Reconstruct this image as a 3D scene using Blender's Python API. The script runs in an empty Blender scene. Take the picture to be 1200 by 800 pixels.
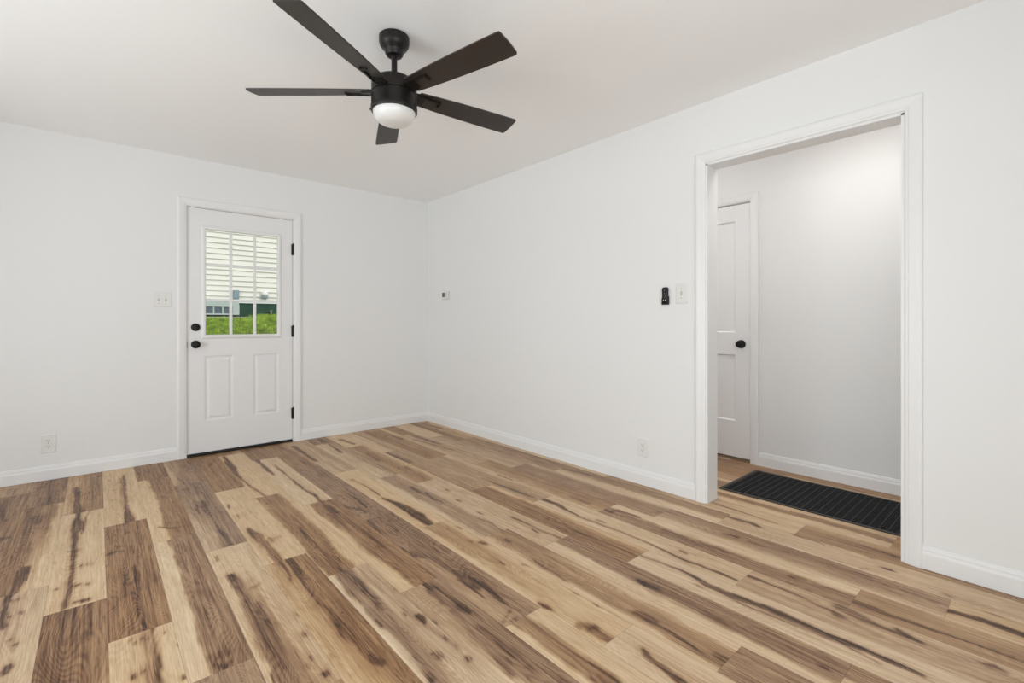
import bpy, bmesh, math, random
import numpy as np
from mathutils import Vector, Matrix

S = bpy.context.scene
COL = S.collection
PI = math.pi

# ---------------------------------------------------------------- camera, world, light
FOCAL_PX = 556.0
CAM_H = 1.098
YAW = math.atan(486.0 / FOCAL_PX)
cam_data = bpy.data.cameras.new('camera')
cam_data.sensor_width = 36.0
cam_data.lens = FOCAL_PX / 1200.0 * 36.0
cam_data.shift_y = -22.0 / 1200.0
cam_data.clip_start = 0.02
cam = bpy.data.objects.new('camera', cam_data)
COL.objects.link(cam)
cam.location = (0, 0, CAM_H)
cam.rotation_euler = (PI / 2, 0, -YAW)
S.camera = cam

world = bpy.data.worlds.new('overcast_sky')
S.world = world
world.use_nodes = True
bg = world.node_tree.nodes['Background']
bg.inputs['Color'].default_value = (0.93, 0.96, 1.0, 1)
bg.inputs['Strength'].default_value = 1.28

def lamp(name, kind, loc, rot, energy, color=(1, 1, 1), size=None, size_y=None, **kw):
    l = bpy.data.lights.new(name, kind)
    l.energy = energy
    l.color = color
    if kind == 'AREA':
        l.shape = 'RECTANGLE'
        l.size, l.size_y = size, size_y
    for k, v in kw.items():
        setattr(l, k, v)
    o = bpy.data.objects.new(name, l)
    COL.objects.link(o)
    o.location = loc
    o.rotation_euler = rot
    return o

# area lamps at unseen windows behind and left, tilted up to brighten the ceiling
DAY = (0.90, 0.955, 1.0)
TILT = math.radians(24)
TILT_BACK = math.radians(38)
lamp('window_daylight_left_far', 'AREA', (-2.42, 2.30, 1.15), (0, -PI / 2 - TILT, 0), 66, DAY, 1.5, 2.0)
lamp('added_fill_left_near', 'AREA', (-2.42, -0.05, 1.15), (0, -PI / 2 - TILT, 0), 32, DAY, 1.5, 1.9)  # added fill lamp, outside an added unseen window
lamp('window_daylight_back', 'AREA', (0.15, -1.62, 0.80), (PI / 2 + TILT_BACK, 0, 0), 57, DAY, 2.1, 1.15)
sun = lamp('sun', 'SUN', (0, 0, 6), (math.radians(52), math.radians(8), math.radians(20)), 0.9, (1, 0.97, 0.9), angle=0.3)

S.view_settings.view_transform = 'Standard'
S.view_settings.look = 'None'
S.view_settings.exposure = 0.06
S.view_settings.gamma = 1.0
S.view_settings.use_curve_mapping = False
S.cycles.max_bounces = 10
S.cycles.diffuse_bounces = 7
S.cycles.use_denoising = True
S.cycles.sample_clamp_indirect = 8.0

# ---------------------------------------------------------------- room dimensions (metres)
XB = 2.787      # right wall plane
YA = 4.632      # far wall plane (exterior door)
XL = -2.05      # left wall
YBACK = -1.32   # wall behind the camera
H = 2.44
TH = 0.118
XH = 3.835      # hallway far wall
OPEN_Y0, OPEN_Y1, OPEN_Z = 0.462, 1.388, 2.060

# ---------------------------------------------------------------- helpers
def srgb(r, g, b):
    f = lambda c: c / 12.92 if c <= 0.04045 else ((c + 0.055) / 1.055) ** 2.4
    return (f(r / 255), f(g / 255), f(b / 255), 1)

def mat(name, color, rough=0.5, metal=0.0, spec=0.5, bump=None, vary=None):
    m = bpy.data.materials.new(name)
    m.use_nodes = True
    nt = m.node_tree
    p = nt.nodes['Principled BSDF']
    p.inputs['Base Color'].default_value = color
    p.inputs['Roughness'].default_value = rough
    p.inputs['Metallic'].default_value = metal
    p.inputs['Specular IOR Level'].default_value = spec
    tc = nt.nodes.new('ShaderNodeTexCoord')
    if bump:
        n = nt.nodes.new('ShaderNodeTexNoise')
        n.inputs['Scale'].default_value = bump[0]
        n.inputs['Detail'].default_value = 3
        nt.links.new(tc.outputs['Object'], n.inputs['Vector'])
        b = nt.nodes.new('ShaderNodeBump')
        b.inputs['Strength'].default_value = bump[1]
        b.inputs['Distance'].default_value = bump[2]
        nt.links.new(n.outputs['Fac'], b.inputs['Height'])
        nt.links.new(b.outputs['Normal'], p.inputs['Normal'])
    if vary:
        n = nt.nodes.new('ShaderNodeTexNoise')
        n.inputs['Scale'].default_value = vary[0]
        n.inputs['Detail'].default_value = 4
        nt.links.new(tc.outputs['Object'], n.inputs['Vector'])
        r = nt.nodes.new('ShaderNodeValToRGB')
        r.color_ramp.elements[0].position = 0.35
        r.color_ramp.elements[1].position = 0.65
        r.color_ramp.elements[0].color = tuple(c * (1 - vary[1]) for c in color[:3]) + (1,)
        r.color_ramp.elements[1].color = tuple(min(1, c * (1 + vary[1])) for c in color[:3]) + (1,)
        nt.links.new(n.outputs['Fac'], r.inputs['Fac'])
        nt.links.new(r.outputs['Color'], p.inputs['Base Color'])
    return m

M = {}
M['wall'] = mat('wall_paint', (0.80, 0.803, 0.805, 1), 0.62, bump=(260, 0.06, 0.0008))
M['ceiling'] = mat('ceiling_paint', (0.92, 0.925, 0.935, 1), 0.85, bump=(180, 0.08, 0.001))
M['trim'] = mat('trim_paint', (0.81, 0.81, 0.815, 1), 0.38)
M['door'] = mat('door_paint', (0.80, 0.80, 0.81, 1), 0.42)
M['plate'] = mat('white_plastic', (0.76, 0.755, 0.74, 1), 0.35)
M['screw'] = mat('screw_paint', (0.45, 0.45, 0.44, 1), 0.4)
M['slot'] = mat('slot_dark', (0.02, 0.02, 0.02, 1), 0.6)
M['black'] = mat('matte_black_metal', (0.006, 0.006, 0.006, 1), 0.38, spec=0.3)
M['bronze'] = mat('dark_bronze_metal', (0.009, 0.007, 0.006, 1), 0.42, 0.0, spec=0.32)
M['blade'] = mat('espresso_blade', (0.026, 0.019, 0.016, 1), 0.42, spec=0.5)
M['blade_top'] = M['blade']
M['rubber_and_gap_shade'] = mat('black_rubber_and_gap_shade', (0.006, 0.006, 0.006, 1), 0.6)  # also colours the strips and block that imitate shade in gaps
M['opal'] = mat('opal_glass', (0.74, 0.74, 0.73, 1), 0.3, spec=0.5)
M['lcd'] = mat('lcd_screen', (0.10, 0.11, 0.10, 1), 0.3)
M['siding'] = mat('cream_vinyl_siding', srgb(229, 226, 216), 0.55, vary=(3, 0.02))
M['whiteext'] = mat('exterior_white_trim', (0.85, 0.85, 0.85, 1), 0.5)
M['greenwall'] = mat('dark_green_foundation_paint', srgb(34, 72, 54), 0.7, vary=(5, 0.3), bump=(30, 0.4, 0.01))
M['ac'] = mat('pale_grey_green_sheet_metal', srgb(182, 192, 189), 0.5)
M['acdark'] = mat('dark_coil', srgb(92, 104, 112), 0.6, vary=(40, 0.3))
M['meter'] = mat('utility_grey', srgb(132, 152, 160), 0.5)
M['roof'] = mat('roof_shingle', (0.12, 0.11, 0.10, 1), 0.9, vary=(8, 0.3))
M['brass'] = mat('faucet_metal', (0.6, 0.6, 0.58, 1), 0.4, 0.8)
M['grassblade'] = mat('grass_blade', srgb(150, 178, 62), 0.6, vary=(7, 0.6))
M['soil'] = mat('lawn_soil', srgb(92, 104, 52), 0.9, vary=(14, 0.5))
M['concrete'] = mat('concrete', srgb(170, 168, 160), 0.85, vary=(14, 0.12))

def glass_mat():
    m = bpy.data.materials.new('window_glass')
    m.use_nodes = True
    nt = m.node_tree
    nt.nodes.clear()
    out = nt.nodes.new('ShaderNodeOutputMaterial')
    mix = nt.nodes.new('ShaderNodeMixShader')
    tr = nt.nodes.new('ShaderNodeBsdfTransparent')
    gl = nt.nodes.new('ShaderNodeBsdfGlossy')
    fr = nt.nodes.new('ShaderNodeFresnel')
    fr.inputs['IOR'].default_value = 1.2
    gl.inputs['Roughness'].default_value = 0.02
    tr.inputs['Color'].default_value = (0.96, 0.97, 0.96, 1)
    nt.links.new(fr.outputs[0], mix.inputs[0])
    nt.links.new(tr.outputs[0], mix.inputs[1])
    nt.links.new(gl.outputs[0], mix.inputs[2])
    nt.links.new(mix.outputs[0], out.inputs[0])
    return m
M['glass'] = glass_mat()

def tag(o, label=None, cat=None, group=None, kind=None):
    if label: o['label'] = label
    if cat: o['category'] = cat
    if group: o['group'] = group
    if kind: o['kind'] = kind
    return o

def empty(name, loc=(0, 0, 0), rz=0.0):
    o = bpy.data.objects.new(name, None)
    o.empty_display_size = 0.05
    COL.objects.link(o)
    o.location = loc
    o.rotation_euler = (0, 0, rz)
    return o

def link_mesh(name, me, m, parent=None, loc=(0, 0, 0), rot=(0, 0, 0)):
    me.materials.append(m)
    o = bpy.data.objects.new(name, me)
    COL.objects.link(o)
    o.parent = parent
    o.location = loc
    o.rotation_euler = rot
    return o

class MB:
    """collects shapes and links them as one mesh object"""
    def __init__(self):
        self.bm = bmesh.new()
    def box(self, x0, x1, y0, y1, z0, z1, bevel=0.0, seg=2):
        vs = [self.bm.verts.new((x, y, z)) for x in (x0, x1) for y in (y0, y1) for z in (z0, z1)]
        fs = [(0, 1, 3, 2), (4, 6, 7, 5), (0, 4, 5, 1), (2, 3, 7, 6), (0, 2, 6, 4), (1, 5, 7, 3)]
        faces = [self.bm.faces.new([vs[i] for i in f]) for f in fs]
        if bevel > 0:
            es = list({e for f in faces for e in f.edges})
            bmesh.ops.bevel(self.bm, geom=es, offset=bevel, segments=seg, profile=0.5, affect='EDGES')
        return self
    def ring_loft(self, rings, cap0=True, cap1=True, closed=True):
        vr = [[self.bm.verts.new(p) for p in r] for r in rings]
        n = len(vr[0])
        for a, b in zip(vr[:-1], vr[1:]):
            for i in range(n if closed else n - 1):
                j = (i + 1) % n
                self.bm.faces.new((a[i], a[j], b[j], b[i]))
        if cap0: self.bm.faces.new(list(reversed(vr[0])))
        if cap1: self.bm.faces.new(vr[-1])
        return self
    def lathe(self, prof, seg=48, axis='Z', centre=(0, 0, 0)):
        """prof: (radius, height) pairs"""
        def pt(r, h, a):
            c, s = math.cos(a) * r, math.sin(a) * r
            p = {'Z': (c, s, h), 'Y': (c, h, s), 'X': (h, c, s)}[axis]
            return tuple(p[i] + centre[i] for i in range(3))
        rings = [[pt(max(r, 1e-5), h, 2 * PI * i / seg) for i in range(seg)] for r, h in prof]
        return self.ring_loft(rings)
    def build(self, name, m, parent=None, loc=(0, 0, 0), rot=(0, 0, 0), smooth=False):
        bmesh.ops.remove_doubles(self.bm, verts=self.bm.verts, dist=1e-6)
        bmesh.ops.recalc_face_normals(self.bm, faces=self.bm.faces)
        me = bpy.data.meshes.new(name)
        self.bm.to_mesh(me)
        self.bm.free()
        if smooth:
            me.polygons.foreach_set('use_smooth', [True] * len(me.polygons))
            try: me.set_sharp_from_angle(angle=math.radians(35))
            except Exception: pass
        return link_mesh(name, me, m, parent, loc, rot)

def struct(o):
    o['kind'] = 'structure'
    return o

# frame helper: local wall frame -> (along, out of the wall, up) mapped to world
def wall_frame(kind):
    if kind == 'A':   # far wall, plane Y=YA, facing -Y; along = X
        return lambda u, d, z: (u, YA - d, z)
    if kind == 'B':   # right wall, plane X=XB, facing -X; along = Y
        return lambda u, d, z: (XB - d, u, z)
    if kind == 'BH':  # hall side of the right wall, facing +X
        return lambda u, d, z: (XB + TH + d, u, z)
    if kind == 'F':   # hallway far wall, facing -X
        return lambda u, d, z: (XH - d, u, z)
    if kind == 'L':   # left wall, facing +X
        return lambda u, d, z: (XL + d, u, z)
    if kind == 'K':   # wall behind the camera, facing +Y
        return lambda u, d, z: (u, YBACK + d, z)

CASING = [(0.0, 0.0), (0.0, 0.008), (0.004, 0.011), (0.012, 0.012), (0.016, 0.0145), (0.030, 0.016),
          (0.040, 0.0175), (0.046, 0.018), (0.052, 0.018), (0.058, 0.016), (0.062, 0.013), (0.062, 0.0)]

def casing(name, kind, a, b, z0, ztop, scale=1.0, four=False):
    """moulded casing round an opening a..b, up to ztop"""
    fr = wall_frame(kind)
    mb = MB()
    rings = []
    path = [(a, z0, -1, 0), (a, ztop, -1, 1), (b, ztop, 1, 1), (b, z0, 1, 0)]
    if four:
        path = [(a, z0, -1, -1), (a, ztop, -1, 1), (b, ztop, 1, 1), (b, z0, 1, -1), (a, z0, -1, -1)]
    for (u, z, su, sz) in path:
        rings.append([fr(u + su * w * scale, d, z + sz * w * scale) for w, d in CASING])
    mb.ring_loft(rings, cap0=not four, cap1=not four)
    return struct(mb.build(name, M['trim']))

BASE = [(0.0, 0.0), (0.014, 0.0), (0.014, 0.066), (0.0125, 0.072), (0.0095, 0.078), (0.009, 0.086), (0.0065, 0.092), (0.005, 0.0985), (0.002, 0.1), (0.0, 0.1)]
def baseboard(name, kind, segs):
    fr = wall_frame(kind)
    mb = MB()
    for a, b in segs:
        mb.ring_loft([[fr(u, d, z + 0.0015) for d, z in BASE] for u in (a, b)])
    return struct(mb.build(name, M['trim']))

def panel_slab(name, kind, u0, u1, z0, z1, thick, holes, panels, m, parent=None, style='raised', face=0.0):
    """door slab: 'face' is the depth of its front out of the wall plane"""
    fr = wall_frame(kind)
    bm = bmesh.new()
    us = sorted({u0, u1} | {c for h in holes + panels for c in h[:2]})
    zs = sorted({z0, z1} | {c for h in holes + panels for c in h[2:]})
    inside = lambda u, z, hs: any(h[0] < u < h[1] and h[2] < z < h[3] for h in hs)
    def quad(ps): bm.faces.new([bm.verts.new(p) for p in ps])
    for side, d in ((1, face), (-1, face - thick)):
        for i in range(len(us) - 1):
            for j in range(len(zs) - 1):
                if inside((us[i] + us[i + 1]) / 2, (zs[j] + zs[j + 1]) / 2, holes + panels): continue
                quad([fr(us[i], d, zs[j]), fr(us[i + 1], d, zs[j]), fr(us[i + 1], d, zs[j + 1]), fr(us[i], d, zs[j + 1])])
        if style == 'raised':
            steps = [(0, 0), (0.003, -0.0035), (0.008, -0.005), (0.013, -0.007), (0.022, -0.007), (0.034, -0.002), (0.038, -0.0015)]
        else:
            steps = [(0, 0), (0.0015, -0.003), (0.008, -0.010), (0.010, -0.011)]
        for (a, b, c, e) in panels:
            prev = None
            for ins, dd in steps:
                dep = d + dd * side
                r = [fr(a + ins, dep, c + ins), fr(b - ins, dep, c + ins), fr(b - ins, dep, e - ins), fr(a + ins, dep, e - ins)]
                if prev:
                    for i in range(4):
                        k = (i + 1) % 4
                        quad([prev[i], prev[k], r[k], r[i]])
                prev = r
            quad(prev)
    def tube(a, b, c, e):
        p = [(a, c), (b, c), (b, e), (a, e)]
        for i in range(4):
            k = (i + 1) % 4
            for (ua, za), (ub, zb) in [(p[i], p[k])]:
                n = [v for v in (us if za == zb else zs) if min(ua if za == zb else za, ub if za == zb else zb) <= v <= max(ua if za == zb else za, ub if za == zb else zb)]
                for q in range(len(n) - 1):
                    if za == zb: quad([fr(n[q], face, za), fr(n[q + 1], face, za), fr(n[q + 1], face - thick, za), fr(n[q], face - thick, za)])
                    else: quad([fr(ua, face, n[q]), fr(ua, face, n[q + 1]), fr(ua, face - thick, n[q + 1]), fr(ua, face - thick, n[q])])
    tube(u0, u1, z0, z1)
    for h in holes: tube(*h)
    bmesh.ops.remove_doubles(bm, verts=bm.verts, dist=1e-5)
    bmesh.ops.recalc_face_normals(bm, faces=bm.faces)
    me = bpy.data.meshes.new(name)
    bm.to_mesh(me); bm.free()
    return link_mesh(name, me, m, parent)

# ---------------------------------------------------------------- floor figure: tone across each plank (near end, far end) and marks (row, plank, tone, points x y width in metres)
PLANK_TONES = {
 (-3,-1): ([(0,0.5),(1,0.55)],[(0,0.5),(1,0.55)]),
 (-3,0): ([(0,0.5),(0.5,0.62),(1,0.55)],[(0,0.5),(0.5,0.62),(1,0.55)]),
 (-3,1): ([(0,0.35),(1,0.4)],[(0,0.35),(1,0.4)]),
 (-2,-1): ([(0,0.35),(0.3,0.32),(1,0.28)],[(0,0.35),(0.3,0.32),(1,0.28)]),
 (-2,0): ([(0,0.6),(0.42,0.6),(0.5,0.22),(1,0.2)],[(0,0.55),(0.75,0.62),(0.85,0.3),(1,0.25)]),
 (-2,1): ([(0,0.5),(0.4,0.6),(1,0.58)],[(0,0.5),(0.4,0.6),(1,0.58)]),
 (-1,-1): ([(0,0.6),(0.35,0.62),(0.5,0.45),(1,0.42)],[(0,0.66),(0.7,0.68),(0.8,0.5),(1,0.45)]),
 (-1,0): ([(0,0.22),(1,0.18)],[(0,0.22),(1,0.18)]),
 (-1,1): ([(0,0.3),(0.3,0.35),(0.7,0.5),(1,0.5)],[(0,0.3),(0.3,0.35),(0.7,0.5),(1,0.5)]),
 (0,-1): ([(0,0.18),(0.6,0.3),(0.7,0.12),(1,0.1)],[(0,0.15),(0.5,0.3),(0.7,0.15),(1,0.12)]),
 (0,0): ([(0,0.5),(0.5,0.58),(1,0.5)],[(0,0.5),(0.5,0.58),(1,0.5)]),
 (0,1): ([(0,0.22),(0.6,0.2),(1,0.12)],[(0,0.22),(0.6,0.2),(1,0.12)]),
 (1,-2): ([(0,0.5),(1,0.4)],[(0,0.5),(1,0.4)]),
 (1,-1): ([(0,0.1),(0.32,0.1),(0.4,0.5),(1,0.5)],[(0,0.1),(0.28,0.12),(0.36,0.5),(1,0.48)]),
 (1,0): ([(0,0.12),(0.34,0.12),(0.44,0.52),(1,0.5)],[(0,0.15),(0.3,0.15),(0.42,0.5),(1,0.48)]),
 (1,1): ([(0,0.5),(1,0.6)],[(0,0.5),(1,0.6)]),
 (2,-2): ([(0,0.25),(1,0.4)],[(0,0.25),(1,0.4)]),
 (2,-1): ([(0,0.15),(0.1,0.2),(0.2,0.5),(0.55,0.5),(0.7,0.3),(1,0.32)],[(0,0.2),(0.5,0.24),(1,0.26)]),
 (2,0): ([(0,0.28),(0.35,0.35),(0.5,0.48),(1,0.5)],[(0,0.5),(0.6,0.6),(1,0.5)]),
 (2,1): ([(0,0.25),(0.3,0.45),(1,0.55)],[(0,0.25),(0.3,0.45),(1,0.55)]),
 (3,-2): ([(0,0.5),(1,0.5)],[(0,0.5),(1,0.5)]),
 (3,-1): ([(0,0.25),(0.35,0.3),(0.6,0.42),(1,0.5)],[(0,0.3),(0.4,0.35),(0.55,0.5),(1,0.5)]),
 (3,0): ([(0,0.15),(0.15,0.22),(0.9,0.22),(1,0.1)],[(0,0.15),(1,0.25)]),
 (3,1): ([(0,0.55),(1,0.5)],[(0,0.55),(1,0.5)]),
 (4,-1): ([(0,0.1),(0.08,0.14),(0.16,0.45),(0.35,0.42),(0.45,0.27),(1,0.25)],[(0,0.12),(0.1,0.15),(0.18,0.55),(0.5,0.5),(0.6,0.33),(1,0.35)]),
 (4,0): ([(0,0.15),(0.1,0.5),(0.65,0.52),(0.78,0.2),(1,0.15)],[(0,0.3),(0.1,0.48),(0.7,0.45),(0.85,0.18),(1,0.15)]),
 (4,1): ([(0,0.15),(1,0.2)],[(0,0.15),(1,0.2)]),
 (5,-1): ([(0,0.18),(0.15,0.22),(0.35,0.55),(1,0.62)],[(0,0.33),(0.45,0.35),(0.7,0.45),(1,0.5)]),
 (5,0): ([(0,0.15),(0.25,0.15),(0.4,0.5),(1,0.48)],[(0,0.15),(0.15,0.2),(0.3,0.55),(1,0.55)]),
 (5,1): ([(0,0.12),(0.5,0.15),(0.7,0.25),(1,0.15)],[(0,0.12),(0.5,0.15),(0.7,0.25),(1,0.15)]),
 (5,2): ([(0,0.55),(1,0.5)],[(0,0.55),(1,0.5)]),
 (6,-1): ([(0,0.1),(0.09,0.12),(0.17,0.42),(0.5,0.45),(0.62,0.2),(0.92,0.18),(1,0.28)],[(0,0.1),(0.09,0.12),(0.17,0.42),(0.5,0.45),(0.62,0.2),(0.92,0.18),(1,0.28)]),
 (6,0): ([(0,0.35),(0.5,0.36),(0.7,0.48),(1,0.42)],[(0,0.5),(0.4,0.62),(1,0.62)]),
 (6,1): ([(0,0.5),(1,0.56)],[(0,0.5),(1,0.56)]),
 (6,2): ([(0,0.45),(0.7,0.5),(1,0.3)],[(0,0.45),(0.7,0.5),(1,0.3)]),
 (7,-2): ([(0,0.4),(0.5,0.33),(1,0.22)],[(0,0.15),(0.5,0.25),(1,0.2)]),
 (7,-1): ([(0,0.1),(0.08,0.16),(0.15,0.26),(1,0.22)],[(0,0.12),(0.1,0.15),(0.2,0.38),(0.7,0.38),(0.85,0.25),(1,0.25)]),
 (7,0): ([(0,0.15),(0.3,0.18),(1,0.2)],[(0,0.15),(0.3,0.18),(1,0.2)]),
 (7,1): ([(0,0.3),(1,0.35)],[(0,0.3),(1,0.35)]),
 (8,-2): ([(0,0.45),(1,0.45)],[(0,0.45),(1,0.45)]),
 (8,-1): ([(0,0.2),(0.1,0.2),(0.22,0.5),(0.3,0.42),(0.8,0.36),(0.88,0.15),(1,0.14)],[(0,0.12),(0.15,0.16),(0.3,0.4),(1,0.44)]),
 (8,0): ([(0,0.15),(0.12,0.2),(0.25,0.4),(0.8,0.4),(1,0.22)],[(0,0.15),(0.12,0.2),(0.25,0.4),(0.8,0.4),(1,0.22)]),
 (8,1): ([(0,0.25),(0.5,0.28),(1,0.45)],[(0,0.25),(0.5,0.28),(1,0.45)]),
 (9,-1): ([(0,0.14),(0.2,0.15),(0.32,0.52),(0.95,0.5),(1,0.4)],[(0,0.14),(0.35,0.15),(0.5,0.5),(1,0.48)]),
 (9,0): ([(0,0.25),(0.5,0.3),(0.9,0.3),(1,0.15)],[(0,0.25),(0.5,0.3),(0.9,0.3),(1,0.15)]),
 (9,1): ([(0,0.35),(0.5,0.5),(1,0.2)],[(0,0.35),(0.5,0.5),(1,0.2)]),
 (10,-1): ([(0,0.18),(0.3,0.25),(0.7,0.25),(0.85,0.15),(1,0.15)],[(0,0.2),(1,0.24)]),
 (10,0): ([(0,0.5),(0.6,0.5),(0.75,0.35),(1,0.3)],[(0,0.5),(0.8,0.5),(0.9,0.2),(1,0.2)]),
 (10,1): ([(0,0.42),(1,0.35)],[(0,0.42),(1,0.35)]),
 (11,-2): ([(0,0.15),(0.15,0.35),(0.55,0.38),(0.7,0.45),(0.9,0.22),(1,0.2)],[(0,0.35),(1,0.3)]),
 (11,-1): ([(0,0.22),(1,0.26)],[(0,0.22),(1,0.2)]),
 (11,0): ([(0,0.35),(0.6,0.4),(1,0.2)],[(0,0.35),(0.6,0.4),(1,0.2)]),
 (11,1): ([(0,0.5),(1,0.4)],[(0,0.5),(1,0.4)]),
 (12,-2): ([(0,0.35),(0.2,0.48),(0.7,0.42),(1,0.3)],[(0,0.4),(1,0.38)]),
 (12,-1): ([(0,0.5),(0.5,0.52),(0.62,0.15),(1,0.12)],[(0,0.48),(0.5,0.5),(0.7,0.15),(1,0.15)]),
 (12,0): ([(0,0.3),(0.5,0.42),(1,0.5)],[(0,0.3),(0.5,0.42),(1,0.5)]),
 (12,1): ([(0,0.3),(1,0.38)],[(0,0.3),(1,0.38)]),
 (13,-2): ([(0,0.2),(0.3,0.28),(1,0.25)],[(0,0.2),(0.3,0.28),(1,0.25)]),
 (13,-1): ([(0,0.25),(0.3,0.42),(1,0.45)],[(0,0.15),(0.3,0.4),(1,0.48)]),
 (13,0): ([(0,0.45),(0.7,0.5),(1,0.25)],[(0,0.45),(0.7,0.5),(1,0.25)]),
 (13,1): ([(0,0.3),(1,0.4)],[(0,0.3),(1,0.4)]),
 (14,-1): ([(0,0.18),(0.15,0.3),(0.6,0.26),(1,0.26)],[(0,0.18),(0.15,0.3),(0.6,0.26),(1,0.26)]),
 (14,0): ([(0,0.12),(0.35,0.15),(0.5,0.42),(1,0.45)],[(0,0.15),(0.5,0.4),(1,0.5)]),
 (14,1): ([(0,0.4),(1,0.5)],[(0,0.4),(1,0.5)]),
 (15,-1): ([(0,0.4),(0.5,0.48),(1,0.3)],[(0,0.4),(0.5,0.48),(1,0.3)]),
 (15,0): ([(0,0.15),(0.7,0.2),(1,0.25)],[(0,0.4),(1,0.45)]),
 (16,0): ([(0,0.14),(0.35,0.2),(0.5,0.5),(0.7,0.5),(0.85,0.16),(1,0.18)],[(0,0.14),(0.35,0.2),(0.5,0.5),(0.7,0.5),(0.85,0.16),(1,0.18)]),
 (16,-1): ([(0,0.35),(1,0.4)],[(0,0.35),(1,0.4)]),
}
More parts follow.
